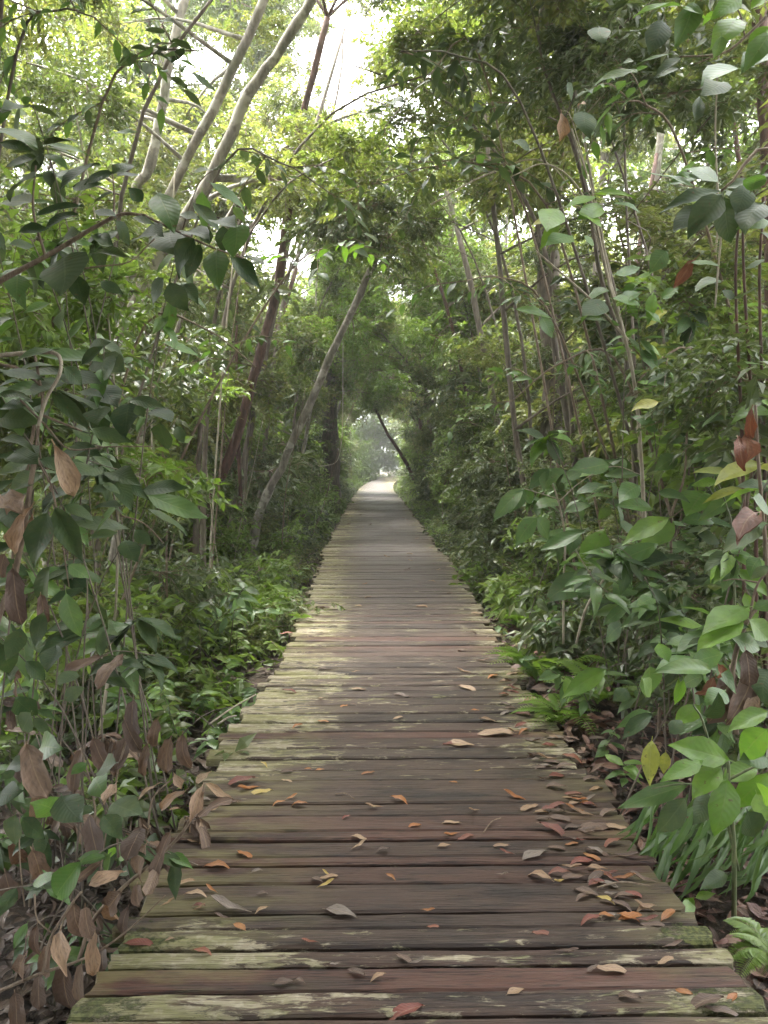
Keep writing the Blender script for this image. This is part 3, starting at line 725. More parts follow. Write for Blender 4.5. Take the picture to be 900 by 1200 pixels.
for lb, (px, d), box, n in [("tall thin-crowned tree behind the crooked trunk, top left corner", (40, 15), (-60, -60, 130, 170), 13), ("tall thin-crowned tree behind the slanting pair, upper left", (120, 17), (110, -80, 300, 150), 22),
                            ("tall thin-crowned tree between the slanting pair and the canopy opening", (215, 20), (240, -90, 370, 160), 20), ("tall thin-crowned tree beyond the reddish trunk, upper left", (255, 19), (150, 110, 340, 280), 13),
                            ("tall pale-leaved tree left of centre, behind the leaning trunk's top", (300, 24), (290, 170, 420, 330), 12), ("tall thin-crowned tree right of the canopy opening", (540, 19), (450, -80, 600, 140), 14),
                            ("tall thin-crowned tree at the upper right, far behind the twin stems", (700, 18), (620, -60, 800, 140), 12), ("tall thin-crowned tree behind the top right corner leaves", (850, 16), (760, -60, 930, 150), 12)]:
    base = ground_at(P(px, 620, d)); bs = []
    for _ in range(n * 3):
        c = P(R.uniform(box[0], box[2]), R.uniform(box[1], box[3]), d + R.uniform(-1.5, 2)); s = R.uniform(.75, 1.15)
        if not blocked(c, s): bs.append((c, s))
        if len(bs) == n: break
    top = sum((c for c, _ in bs), Vector()) / len(bs)
    tree("forest_tree", lb, "tree", None, [base, base.lerp(top, .4) + Vector((R.uniform(-.4, .4), 0, 0)), top, top + Vector((0, 0, 1.2))], .10, .03, R.choice([M_BARKPALE, M_BARKBROWN]), bs, ['pale', 'tiny', 'mid'], sides=8)

# trees and saplings on both sides
records = {}
def add_generic(side, y, dx, kind):
    x = path_x(y) + side * dx; base = Vector((x, y, ground_z(x, y) - .05))
    tone, bark = R.choice([("pale-barked", M_BARKPALE), ("brown-barked", M_BARKBROWN), ("brown-barked", M_BARKBROWN), ("reddish", M_BARKRED)] if kind == 'tree' else
                          [("pale-stemmed", M_TWIGPALE), ("brown-stemmed", M_TWIG), ("brown-stemmed", M_TWIG)])
    lean = Vector((-side * R.uniform(-.12, .16), R.uniform(-.15, .15), 1)).normalized()
    if kind == 'tree':
        H = R.uniform(5.5, 9.5) if side < 0 else R.uniform(6.5, 11); r0 = R.uniform(.014, .03) if y < 9 else R.uniform(.03, .06) if y < 13 else R.uniform(.05, .12)
    else:
        H = R.uniform(2.0, 5.0); r0 = R.uniform(.006, .014)
    pts = [base]; d = lean.copy()
    for i in range(4):
        d = (d + Vector((R.gauss(0, .10), R.gauss(0, .10), .05))).normalized(); pts.append(pts[-1] + d * H / 4)
    bs = []
    if kind == 'tree':
        for _ in range(R.randint(8, 11) if side < 0 else R.randint(10, 13)):
            t = R.uniform(.18, 1.05); k = min(3, int(t * 4)); p = pts[k].lerp(pts[k + 1], t * 4 - k)
            c = p + Vector((R.gauss(0, 1) * 1.2 + side * R.uniform(0, .6), R.gauss(0, 1.2), R.uniform(-.3, .5))); s = R.uniform(.75, 1.25)
            if y > 13 and c.z > 3.5 and abs(c.x - path_x(c.y)) < 1.2 + s * .6: continue
            if y < 9: s *= .7
            if not blocked(c, s): bs.append((c, s))
        kinds = R.choice([['mid', 'dark'], ['mid', 'pale'], ['dark', 'dark', 'mid'], ['tiny', 'mid'], ['pale', 'tiny']] if y < 10 else [['mid', 'pale'], ['pale', 'big'], ['pale', 'bright'], ['pale', 'tiny'], ['big', 'bright']])  # farther trees get paler leaves, lightening their shade by colour
    else:
        for _ in range(R.randint(8, 12)):
            t = R.uniform(.06, 1.0); k = min(3, int(t * 4)); p = pts[k].lerp(pts[k + 1], t * 4 - k)
            c = p + Vector((R.gauss(0, .38), R.gauss(0, .38), R.uniform(-.1, .2))); s = R.uniform(.35, .62)
            if not blocked(c, s): bs.append((c, s))
        kinds = R.choice([['big'], ['herb', 'mid'], ['big', 'mid'], ['herb'], ['big', 'dark'], ['mid', 'bright']])
    if not bs: return
    if y > 52: kinds = ['bright', 'pale']  # sunlight of the far clearing put into brighter leaf colours
    nm = 'forest_tree' if kind == 'tree' else 'sapling'
    root = tree(nm, None, 'tree' if kind == 'tree' else 'sapling', "trees along the boardwalk" if kind == 'tree' else "saplings along the boardwalk",
                pts, r0, r0 * .4, bark, bs, kinds, sides=6, n=3)
    records.setdefault((nm, tone, side), []).append((y, root))
for side in (-1, 1):
    for y in np.arange(5.5, 60, 2.1):
        for lo, hi in ((2.0, 3.4), (4.0, 6.5)):
            dx = R.uniform(lo, hi)
            if abs(dx) > .62 * y + .5: continue
            add_generic(side, y + R.uniform(-.8, .8), dx, 'tree')
        if y > 14: add_generic(side, y + R.uniform(-.8, .8), R.uniform(7, 10), 'tree')
    for y in np.arange(4.2, 46, 1.15):
        for lo, hi in ((1.55, 2.4), (2.4, 4.2)):
            dx = R.uniform(lo, hi)
            if dx > .55 * y + .3: continue
            add_generic(side, y + R.uniform(-.5, .5), dx, 'sapling')
for i, y in enumerate([6.6, 7.4, 8.2, 9.1, 10, 11, 12, 13.2, 14.5, 16, 17.5, 19, 20.5, 22.5, 25, 27, 30, 33, 37, 41]):
    side = 1 if i % 2 else -1
    x0 = path_x(y) + side * R.uniform(1.9, 2.6); H = R.uniform(4.2, 6) + .08 * y; base = Vector((x0, y, ground_z(x0, y) - .05))
    xe = path_x(y) - side * R.uniform(-.4, .7)
    pts = [base, Vector((x0 - side * .1, y + R.uniform(-.2, .2), H * .35)), Vector((x0 - side * .55, y + R.uniform(-.4, .4), H * .7)), Vector((x0 * .45 + xe * .55, y, H * .92)), Vector((xe, y, H))]
    bs = []
    for _ in range(13 if y < 12 else 15 if 15 < y < 38 else 9):
        t = R.uniform(.3, 1.1); k = min(3, int(t * 4)); p = pts[k].lerp(pts[k + 1], t * 4 - k)
        c = p + Vector((R.gauss(0, .8), R.gauss(0, .9), R.uniform(-.4, .9) * (1 if y < 13 else 2))); s_ = R.uniform(.38, .66) if y < 14 else R.uniform(.7, 1.1)
        if not blocked(c, s_): bs.append((c, s_))
    if len(bs) < 5: continue
    tone, bark = "brown-barked", M_BARKBROWN
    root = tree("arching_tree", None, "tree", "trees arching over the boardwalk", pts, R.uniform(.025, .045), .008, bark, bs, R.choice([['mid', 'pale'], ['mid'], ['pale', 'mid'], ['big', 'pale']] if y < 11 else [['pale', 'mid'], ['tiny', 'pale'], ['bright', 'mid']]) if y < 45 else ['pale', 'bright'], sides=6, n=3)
    records.setdefault(("arching_tree", tone, side), []).append((y, root))
for lb, side, y in [("lacy crowned tree closing the tunnel near the far end, from the right", 1, 23.5), ("lacy crowned tree closing the tunnel near the far end, from the left", -1, 28), ("low crowned tree bent across the last stretch of the walk", 1, 34)]:
    x0 = path_x(y) + side * 2.3; base = Vector((x0, y, ground_z(x0, y) - .05))
    pts = [base, Vector((x0 - side * .2, y, 2.2)), Vector((x0 - side * 1.0, y, 4.0)), Vector((x0 - side * 2.4, y, 5.6))]; bs = []
    while len(bs) < 20:
        c = Vector((path_x(y) + R.uniform(-2.2, 2.2), y + R.uniform(-1.5, 1.5), R.uniform(3.5, 8.2 if y < 30 else 6.5))); s_ = R.uniform(.65, 1.0)
        if c.z - s_ * .75 > 2.85 and not veils(c, s_): bs.append((c, s_))
    tree("arching_tree", lb, "tree", "trees arching over the boardwalk", pts, .06, .02, M_BARKBROWN, bs, ['pale', 'mid', 'bright'], sides=6, n=3)
for (nm, tone, side), lst in records.items():
    lst.sort(key=lambda a: a[0])
    for i, (_, o) in enumerate(lst):
        w = {"forest_tree": "tree", "arching_tree": "tree arching over the walk"}.get(nm, "sapling")
        o['label'] = f"{ordinal(i + 1)} {tone} {w} from the near end, {'left' if side < 0 else 'right'} of the boardwalk"

# low shrubs along the edges
shr = {-1: [], 1: []}
def stem_mesh():
    mb = MB()
    for k in range(4):
        a = R.uniform(0, 6.28); mb.tube([(0, 0, -.3), (.1 * math.cos(a), .1 * math.sin(a), .25), (.3 * math.cos(a), .3 * math.sin(a), .6)], [.009, .007, .003], 4)
    return mb.build("stem", M_TWIG)
SHRUBSTEMS = [stem_mesh() for _ in range(4)]
for side in (-1, 1):
    for y in np.arange(4.6, 56, .62):
        dx = R.uniform(1.35, 2.1) if R.random() < .55 else R.uniform(2.0, 4.2)
        if y < 8 and dx < 1.7: dx += .5
        if dx > .5 * y + .4: continue
        x = path_x(y) + side * dx; g = Vector((x, y, ground_z(x, y)))
        s = R.uniform(.30, .6) * (1 if dx > 1.6 else .75)
        root = thing("shrub", None, "shrub", g, "low shrubs beside the boardwalk")
        inst("stem", R.choice(SHRUBSTEMS), Matrix.Translation(g) @ Matrix.Diagonal((s * 1.3, s * 1.3, s * 1.6, 1)), root)
        k = R.choice(['herb', 'big', 'herb', 'bright', 'big'])
        for _ in range(2):
            bough(root, k, g + Vector((R.uniform(-.25, .25), R.uniform(-.25, .25), s * R.uniform(.5, 1.1))), s)
        shr[side].append((y, root))
for side, lst in shr.items():
    lst.sort(key=lambda a: a[0])
    for i, (_, o) in enumerate(lst):
        o['label'] = f"{ordinal(i + 1)} low leafy shrub from the near end along the {'left' if side < 0 else 'right'} side of the boardwalk"

# ------------------------------------------------------------------ the wood behind, one mass
def wood(name, pts, kinds, smin, smax):
    me = bpy.data.meshes.new(name); me.from_pydata([tuple(p) for p in pts], [], [])
    o = link(bpy.data.objects.new(name, me)); o['kind'] = 'stuff'
    ng = bpy.data.node_groups.new(name, 'GeometryNodeTree')
    ng.interface.new_socket('Geometry', in_out='INPUT', socket_type='NodeSocketGeometry')
    ng.interface.new_socket('Geometry', in_out='OUTPUT', socket_type='NodeSocketGeometry')
    gi, go = ng.nodes.new('NodeGroupInput'), ng.nodes.new('NodeGroupOutput')
    jn = ng.nodes.new('GeometryNodeGeometryToInstance')
    ip = ng.nodes.new('GeometryNodeInstanceOnPoints'); ip.inputs['Pick Instance'].default_value = True
    gti = ng.nodes.new('GeometryNodeJoinGeometry')
    for k in kinds:
        for m_ in CLUMPS[k][:2]:
            src = bpy.data.objects.new("foliage", m_)             # never linked to the scene: a shape only
            oi = ng.nodes.new('GeometryNodeObjectInfo'); oi.inputs['Object'].default_value = src; oi.inputs['As Instance'].default_value = True
            ng.links.new(oi.outputs['Geometry'], gti.inputs[0])
    ng.nodes.remove(jn)
    rv = ng.nodes.new('FunctionNodeRandomValue'); rv.data_type = 'FLOAT_VECTOR'
    rv.inputs[0].default_value = (-.4, -.4, 0); rv.inputs[1].default_value = (.4, .4, 6.28)
    rs = ng.nodes.new('FunctionNodeRandomValue'); rs.data_type = 'FLOAT'; rs.inputs[2].default_value = smin; rs.inputs[3].default_value = smax
    ng.links.new(gi.outputs[0], ip.inputs['Points']); ng.links.new(gti.outputs[0], ip.inputs['Instance'])
    ng.links.new(rv.outputs[0], ip.inputs['Rotation']); ng.links.new(rs.outputs[1], ip.inputs['Scale'])
    ng.links.new(ip.outputs[0], go.inputs[0])
    md = o.modifiers.new("scatter", 'NODES'); md.node_group = ng
    return o
pts = []
while len(pts) < 1150:
    y = R.uniform(13, 74); s = R.choice([-1, 1]); dx = R.uniform(7.5, 26) if y < 62 else R.uniform(5, 30)
    x = path_x(y) + s * dx
    if abs(x) > .62 * y + 3: continue
    p = Vector((x, y, R.uniform(0, 1) ** 1.15 * 13.5))
    if not blocked(p, 1.4): pts.append(p)
for _ in range(120):  # unseen boughs added over the camera to darken the foreground
    q = Vector((R.uniform(-5, 4), R.uniform(-5, 1.4), R.uniform(4.5, 9))); pts.append(q)
for _ in range(120):  # unseen boughs added out of frame at the left, shading the near plants
    q = Vector((R.uniform(-10, -2.6), R.uniform(-4, 4.6), R.uniform(2.6, 11)))
    if q.x < -.62 * q.y - 1.6: pts.append(q)
n0 = len(pts)
while len(pts) < n0 + 34:                                         # unseen boughs added above the frame to shade the near walk
    q = Vector((R.uniform(-6, 1.2), R.uniform(1.2, 6.5), R.uniform(4.5, 10)))
    if pix(q)[1] + 900 * 1.6 / q.y < -30: pts.append(q)
for _ in range(240):                                             # the wood goes on behind the camera
    q = Vector((R.uniform(-9, 9), R.uniform(-14, -1.5), R.uniform(.3, 10)))
    if abs(q.x) > 2.2 or q.z > 5: pts.append(q)
wood("forest", pts, ['mid', 'dark', 'pale'], 1.0, 1.6)
pts = []
while len(pts) < 800:
    y = R.uniform(3.6, 40); s = R.choice([-1, 1]); dx = 1.25 + R.random() ** 1.5 * 7
    if dx > .55 * y + .6 or (s > 0 and y < 6.2 and dx < 1.9): continue
    x = path_x(y) + s * dx; pts.append(Vector((x, y, ground_z(x, y) + R.uniform(0, .16))))
wood("undergrowth", pts, ['herb', 'big', 'mid', 'herb'], .32, .58)
pts = []
while len(pts) < 520:
    y = R.uniform(57, 84); x = R.uniform(-12, 18)
    p = Vector((x, y, R.uniform(0, 1) ** 1.2 * 15))
    if abs(x - path_x(y)) < 2.6 and p.z < 5: continue
    pts.append(p)
for _ in range(170): pts.append(Vector((R.uniform(-9, 13), R.uniform(80, 90), R.uniform(0, 11))))
wood("distant_forest", pts, ['bright'], 1.4, 2.2)  # bright leaves only: the clearing's sunlit look is in their colour

# ------------------------------------------------------------------ near plants, leaf by leaf
class Crop:
    "survey coordinates read off an enlarged piece of the photograph"
    def __init__(s, ox, oy, k): s.ox, s.oy, s.k = ox, oy, k
    def __call__(s, x, y, d): return P(s.ox + x * s.k, s.oy + y * s.k, d)

LEAFW = {'dark': .46, 'grey': .46, 'green': .42, 'bright': .42, 'yellow': .40, 'tan': .40, 'brown': .38, 'rust': .4, 'lance': .30, 'lancedark': .34, 'seed': .42}
def leaves(parent, crop, d, rows_, jit=.14):
    for r in rows_:
        (bx, by, tx, ty, w, key) = r[:6]; key = 'dark' if key == 'grey' and R.random() < .5 else key; dd = d + R.uniform(-jit, jit) + (r[6] if len(r) > 6 else 0)
        B, T = crop(bx, by, dd + R.uniform(-.05, .05)), crop(tx, ty, dd + R.uniform(-.12, .06))
        Lp = math.hypot(tx - bx, ty - by)
        ws = max(.6, min(1.9, (w / Lp) / LEAFW[key] * 1.12))
        steep = abs(T.z - B.z) / max(1e-4, (T - B).length)
        up = Vector((R.uniform(-.3, .3), -1.0 if steep > .6 else R.uniform(-1.0, -.35), .7))
        dead = key in ('tan', 'brown', 'rust')
        leaf_at(parent, key, B, T, up, 'dead_leaf' if dead else 'leaf', {'tan': 'dry tan curled leaf', 'brown': 'withered brown leaf', 'rust': 'rust red dead leaf', 'yellow': 'yellowing leaf'}.get(key), ws)

def stems(parent, crop, d, lst, mat=None):
    for pts, r0, r1 in lst:
        stem_part(parent, [crop(x, y, d) for x, y in pts], r0, r1, mat or M_TWIG)

# upper left branch of large dark oval leaves
c = Crop(0, 130, .3556)
t = thing("leafy_branch_shrub", "large dark oval leaves on a branch reaching in from the upper left", "shrub", (-1.75, 2.7, ground_z(-1.75, 2.7)))
stem_part(t, [Vector((-1.75, 2.7, -.45)), Vector((-1.72, 2.75, .8)), c(-120, 640, 2.8)], .02, .014, M_TWIG, 'stem')
stems(t, c, 2.8, [([(-120, 640), (0, 560), (150, 480), (375, 350), (470, 342)], .012, .005), ([(470, 342), (560, 385), (700, 450), (800, 485)], .005, .003),
                  ([(375, 350), (376, 270), (370, 200)], .005, .002), ([(270, 520), (330, 512), (430, 495), (510, 420)], .004, .002), ([(150, 480), (110, 330), (118, 180)], .006, .003)])
leaves(t, c, 2.8, [
    (330, 175, 172, 238, 80, 'grey'), (370, 200, 275, 240, 60, 'dark'), (372, 210, 452, 160, 50, 'grey'), (385, 215, 458, 200, 45, 'dark'), (118, 215, 0, 275, 85, 'dark'), (118, 150, 0, 185, 70, 'dark'),
    (112, 300, 0, 292, 75, 'grey'), (120, 345, 275, 308, 60, 'dark'), (255, 340, 120, 382, 60, 'dark'), (375, 268, 298, 305, 50, 'dark'), (380, 350, 298, 322, 50, 'dark'), (430, 350, 512, 372, 40, 'grey'),
    (452, 420, 527, 380, 64, 'grey'), (380, 360, 440, 440, 60, 'dark'), (520, 272, 582, 385, 62, 'green'), (590, 340, 665, 345, 50, 'dark'), (560, 395, 552, 470, 55, 'dark'), (640, 418, 560, 545, 85, 'dark'),
    (660, 440, 615, 560, 75, 'dark'), (690, 440, 662, 370, 52, 'grey'), (705, 360, 778, 372, 42, 'grey'), (780, 375, 792, 478, 60, 'green'), (735, 380, 740, 472, 50, 'dark'), (714, 460, 710, 582, 58, 'green'),
    (760, 480, 862, 582, 60, 'grey'), (800, 480, 872, 505, 40, 'dark'), (560, 565, 602, 672, 72, 'grey'), (540, 550, 480, 642, 62, 'dark'), (250, 540, 272, 642, 72, 'grey'), (210, 480, 242, 582, 80, 'grey'),
    (30, 440, 122, 452, 44, 'grey'), (60, 540, 48, 622, 70, 'green'), (300, 470, 425, 470, 30, 'grey'), (600, 570, 655, 625, 40, 'dark'), (150, 110, 292, 132, 52, 'green'), (330, 85, 445, 60, 55, 'green'),
    (0, 60, 132, 102, 60, 'green'), (0, 105, 102, 125, 50, 'dark'), (320, 810, 385, 872, 70, 'grey'), (278, 830, 352, 738, 72, 'grey'), (212, 640, 188, 712, 60, 'dark'), (470, 300, 420, 250, 50, 'dark'),
    (520, 350, 590, 300, 50, 'dark'), (610, 400, 690, 400, 50, 'dark'), (240, 250, 320, 240, 50, 'dark'), (60, 400, 160, 380, 55, 'dark'), (200, 430, 260, 390, 45, 'dark'), (330, 560, 400, 610, 50, 'dark')])
# middle left cluster
c = Crop(0, 400, .3)
t = thing("leafy_branch_shrub", "tangle of big grey green leaves and dry tan leaves at the left edge", "shrub", (-1.5, 2.5, ground_z(-1.5, 2.5)))
stem_part(t, [Vector((-1.5, 2.5, -.45)), c(-60, 1300, 2.45), c(60, 900, 2.45), c(140, 430, 2.45)], .016, .008, M_TWIG)
stems(t, c, 2.45, [([(130, 30), (150, 130), (165, 250), (140, 430), (200, 560)], .005, .003), ([(80, 230), (180, 330), (270, 420), (420, 412), (600, 410)], .004, .002), ([(170, 290), (320, 350)], .005, .003),
                   ([(200, 560), (230, 700), (270, 960)], .004, .002), ([(0, 90), (80, 110), (180, 190)], .005, .004), ([(470, 680), (560, 710), (640, 790)], .003, .002)])
stems(t, c, 2.4, [([(0, 55), (110, 45), (210, 45), (238, 80), (228, 140), (180, 225), (150, 330)], .007, .006)], M_TWIGPALE)
leaves(t, c, 2.4, [
    (232, 32, 60, 66, 50, 'grey'), (0, 108, 152, 150, 60, 'grey'), (0, 205, 125, 212, 38, 'grey'), (0, 262, 98, 245, 36, 'grey'), (0, 300, 152, 312, 85, 'dark'), (0, 385, 132, 396, 36, 'grey'), (156, 520, 18, 572, 76, 'grey'),
    (110, 480, 0, 520, 60, 'grey'), (200, 195, 352, 352, 62, 'dark'), (458, 60, 380, 158, 85, 'grey'), (320, 90, 405, 18, 70, 'grey'), (250, 100, 332, 175, 70, 'dark'), (300, 195, 412, 200, 44, 'dark'), (500, 228, 652, 242, 60, 'dark'),
    (505, 240, 488, 372, 80, 'dark'), (590, 270, 692, 300, 74, 'grey'), (625, 318, 638, 428, 90, 'dark'), (690, 330, 716, 404, 46, 'dark'), (390, 258, 365, 325, 76, 'grey'), (350, 340, 512, 405, 66, 'grey'), (530, 250, 560, 300, 50, 'dark'),
    (212, 402, 322, 608, 130, 'tan', -.1), (122, 645, 0, 852, 100, 'tan', -.1), (130, 672, 122, 815, 62, 'tan', -.1), (0, 600, 105, 640, 70, 'tan', -.1), (60, 610, 10, 665, 60, 'tan', -.1), (52, 890, 72, 1115, 85, 'brown'), (20, 830, -10, 930, 90, 'brown'),
    (160, 990, 185, 1110, 50, 'brown'), (215, 650, 312, 865, 92, 'dark'), (185, 668, 125, 890, 115, 'dark'), (192, 880, 140, 1065, 82, 'dark'), (258, 985, 292, 1170, 88, 'green'), (170, 1060, 118, 1200, 80, 'dark'), (250, 640, 382, 692, 60, 'dark'),
    (370, 650, 472, 642, 40, 'grey'), (490, 775, 518, 868, 60, 'dark'), (528, 735, 582, 806, 55, 'dark'), (268, 870, 345, 935, 62, 'green'), (350, 770, 460, 740, 50, 'dark'), (400, 560, 480, 590, 50, 'dark'), (360, 590, 440, 560, 45, 'dark'),
    (60, 430, 130, 480, 60, 'dark'), (20, 640, 90, 760, 70, 'dark', .2), (250, 470, 350, 500, 50, 'dark'), (80, 1120, 40, 1250, 80, 'dark'), (0, 1180, 60, 1300, 90, 'dark'), (220, 1190, 170, 1290, 70, 'dark'), (100, 1250, 190, 1330, 60, 'dark'),
    (300, 1290, 210, 1340, 70, 'dark'), (60, 1390, 130, 1480, 70, 'dark'), (250, 1400, 330, 1350, 60, 'grey'), (120, 1450, 80, 1540, 80, 'grey'), (330, 700, 290, 640, 50, 'dark')])
# the fallen dead branch with rows of brown leaves at the bottom left
c = Crop(0, 860, .289)
t = thing("dead_branch", "fallen dead branch hung with rows of withered brown leaves beside the near planks", "branch", (-.95, 2.2, ground_z(-.95, 2.2)))
stems(t, c, 2.2, [([(-40, 1060), (50, 1020), (170, 970), (320, 920), (440, 855), (560, 760), (670, 655)], .006, .002), ([(175, 965), (205, 830), (290, 690), (330, 640)], .005, .003), ([(140, 650), (150, 750), (205, 805)], .003, .002)])
stems(t, c, 2.35, [([(320, 915), (375, 760), (480, 640), (620, 520), (740, 400), (815, 260), (830, 200)], .007, .004), ([(610, 380), (590, 430), (640, 470), (600, 560)], .003, .002), ([(600, 380), (620, 260), (700, 180)], .004, .002)])
leaves(t, c, 2.25, [
    (262, 942, 250, 1125, 112, 'brown'), (385, 800, 370, 1005, 100, 'tan'), (462, 648, 440, 835, 86, 'tan'), (490, 640, 418, 735, 60, 'brown'), (556, 608, 548, 705, 56, 'brown'), (245, 788, 228, 945, 66, 'tan'), (150, 775, 118, 905, 62, 'brown'),
    (300, 688, 300, 845, 95, 'brown'), (345, 700, 350, 840, 80, 'brown'), (592, 448, 518, 592, 84, 'brown'), (570, 388, 528, 485, 66, 'brown'), (690, 398, 640, 505, 66, 'brown'), (640, 545, 590, 655, 60, 'brown'), (705, 160, 732, 225, 52, 'tan'),
    (752, 228, 622, 312, 46, 'tan'), (648, 200, 542, 262, 26, 'tan'), (852, 155, 788, 205, 62, 'tan'), (822, 208, 768, 335, 62, 'tan'), (472, 198, 428, 275, 52, 'tan'), (110, 48, 172, 255, 95, 'brown'), (200, 860, 160, 990, 70, 'brown'),
    (60, 1050, 90, 1200, 90, 'brown'), (330, 930, 300, 1100, 70, 'brown'), (520, 700, 470, 820, 60, 'brown'), (420, 870, 400, 960, 50, 'brown'), (160, 980, 140, 1120, 80, 'brown'), (500, 560, 360, 610, 105, 'tan'), (100, 900, 50, 1000, 80, 'brown'), (660, 470, 620, 590, 60, 'brown')])
t = thing("dead_frond", "withered brown compound leaf standing upright among the left undergrowth", "dead plant", P(45, 1010, 2.9))
stems(t, c, 2.95, [([(120, 700), (140, 330), (110, 40)], .006, .003), ([(380, 560), (385, 300), (330, 60)], .006, .003), ([(480, 500), (470, 200), (520, 0), (505, -60)], .005, .003)])
leaves(t, c, 2.9, [(110, 40, 60, 200, 70, 'brown'), (330, 60, 270, 240, 70, 'brown'), (360, 330, 400, 520, 90, 'brown'), (520, 0, 470, 150, 70, 'brown'), (505, -60, 560, 90, 70, 'brown'), (540, -140, 520, 60, 90, 'brown'), (690, 20, 650, 160, 80, 'brown'),
                   (740, 0, 730, 150, 70, 'brown'), (600, 40, 570, 190, 60, 'brown'), (130, 470, 200, 600, 100, 'brown'), (60, 440, 90, 560, 100, 'brown'), (20, 560, 60, 700, 110, 'brown'), (380, 20, 430, 150, 70, 'brown'), (640, -60, 610, 60, 60, 'brown'), (150, 230, 180, 380, 70, 'brown')])
t = thing("ground_plant", "small dark plant with a few oval leaves beside the fallen dead branch", "plant", P(90, 1100, 2.5))
stems(t, c, 2.5, [([(200, 900), (260, 750), (325, 520)], .004, .002), ([(60, 1000), (100, 880), (110, 770)], .003, .002), ([(400, 620), (430, 400), (455, 280)], .003, .002), ([(100, 700), (80, 500), (80, 330)], .003, .002)])
leaves(t, c, 2.5, [(327, 518, 195, 722, 104, 'green', -.35), (455, 278, 558, 342, 74, 'grey'), (110, 768, 55, 882, 56, 'green', -.3), (62, 328, 38, 452, 84, 'grey'), (92, 340, 182, 432, 70, 'dark'), (470, 118, 385, 152, 50, 'dark'), (350, 118, 288, 172, 55, 'green'), (380, 180, 432, 222, 48, 'green'),
                   (440, 468, 476, 492, 30, 'bright'), (488, 492, 522, 492, 22, 'bright'), (60, 150, 0, 190, 60, 'dark'), (120, 110, 10, 150, 50, 'dark'), (250, 250, 300, 380, 80, 'dark'), (360, 290, 280, 340, 70, 'dark'), (230, 320, 170, 250, 60, 'green'), (160, 60, 230, 20, 50, 'green'), (420, 330, 500, 420, 60, 'dark'), (0, 240, 60, 260, 60, 'dark')])
# right: tall plants with big fresh leaflets
c = Crop(560, 520, .378)
t = thing("compound_leaf_plant", "bright green plant with leaflets in threes leaning over the right edge of the boardwalk", "plant", P(660, 748, 5.0))
stems(t, c, 4.8, [([(265, 620), (266, 430), (270, 290), (247, 170), (215, 85)], .008, .005), ([(270, 290), (300, 270), (330, 270)], .005, .003), ([(247, 170), (140, 138)], .004, .003), ([(305, 620), (325, 540), (345, 490), (400, 405)], .008, .006), ([(250, 180), (330, 110), (420, 70), (510, 98)], .004, .003), ([(400, 405), (440, 330), (450, 300)], .005, .003)], M_TWIGPALE)
leaves(t, c, 4.7, [(222, 78, 155, 142, 50, 'green'), (222, 78, 282, 128, 56, 'green'), (225, 80, 215, 146, 50, 'green'), (142, 138, 32, 230, 54, 'green'), (142, 140, 106, 222, 46, 'green'), (140, 140, 165, 190, 40, 'green'), (405, 60, 295, 95, 60, 'green'), (505, 100, 388, 92, 44, 'green'),
                   (182, 230, 98, 308, 54, 'green'), (182, 230, 228, 302, 54, 'green'), (180, 228, 145, 255, 40, 'green'), (250, 175, 180, 195, 45, 'green'), (330, 270, 192, 342, 54, 'green', -.2), (300, 270, 298, 345, 44, 'green', -.2), (392, 270, 330, 408, 86, 'bright', -.2),
                   (452, 300, 432, 410, 64, 'green'), (330, 400, 212, 505, 84, 'green', -.2), (352, 408, 318, 478, 60, 'green', -.2), (430, 410, 505, 445, 50, 'green'), (270, 110, 330, 80, 40, 'green'), (400, 130, 300, 150, 45, 'green'), (350, 190, 260, 200, 45, 'green')])
t = thing("compound_leaf_plant", "taller plant with long drooping green leaflets and pale undersides, right of the boardwalk", "plant", P(770, 830, 3.9))
stems(t, c, 3.9, [([(560, 900), (570, 700), (600, 460), (600, 230), (640, 100), (650, -100)], .009, .005), ([(600, 460), (480, 440)], .004, .002), ([(600, 230), (520, 260), (450, 300)], .004, .002), ([(640, 460), (760, 420), (870, 430)], .004, .002), ([(600, 460), (470, 490)], .004, .002), ([(600, 230), (700, 150)], .004, .003)], M_TWIG)
leaves(t, c, 3.8, [(592, 230, 432, 295, 58, 'bright'), (602, 230, 518, 338, 78, 'bright'), (702, 150, 642, 214, 54, 'bright'), (632, 240, 745, 222, 48, 'green'), (560, 310, 388, 392, 60, 'green'), (642, 355, 458, 378, 36, 'grey'), (345, 370, 482, 392, 40, 'grey'), (480, 440, 418, 465, 50, 'green'),
                   (610, 400, 682, 422, 60, 'dark'), (470, 465, 605, 438, 52, 'green'), (592, 460, 512, 535, 64, 'green'), (632, 470, 568, 545, 54, 'green'), (650, 468, 638, 525, 44, 'green'), (700, 470, 765, 418, 54, 'dark'), (472, 488, 338, 522, 48, 'green'), (470, 502, 376, 555, 44, 'green'),
                   (560, 150, 660, 180, 50, 'green'), (540, 200, 430, 180, 50, 'green'), (680, 280, 760, 300, 60, 'dark'), (580, 330, 650, 310, 60, 'green'), (500, 340, 600, 370, 60, 'dark'), (620, 560, 560, 600, 60, 'dark'), (700, 520, 780, 560, 60, 'dark'), (450, 560, 380, 600, 60, 'green'), (660, 580, 740, 620, 60, 'dark'),
                   (500, 130, 420, 160, 45, 'green'), (620, 40, 540, 70, 50, 'green'), (660, 60, 740, 20, 50, 'green'), (640, -20, 560, -10, 50, 'green'), (660, -60, 740, -80, 50, 'green'), (560, -40, 480, -90, 50, 'green')])
t = thing("broad_leaf_plant", "broad light green leaves and dry brown leaves on a leaning stem at the right edge", "plant", P(850, 900, 3.0))
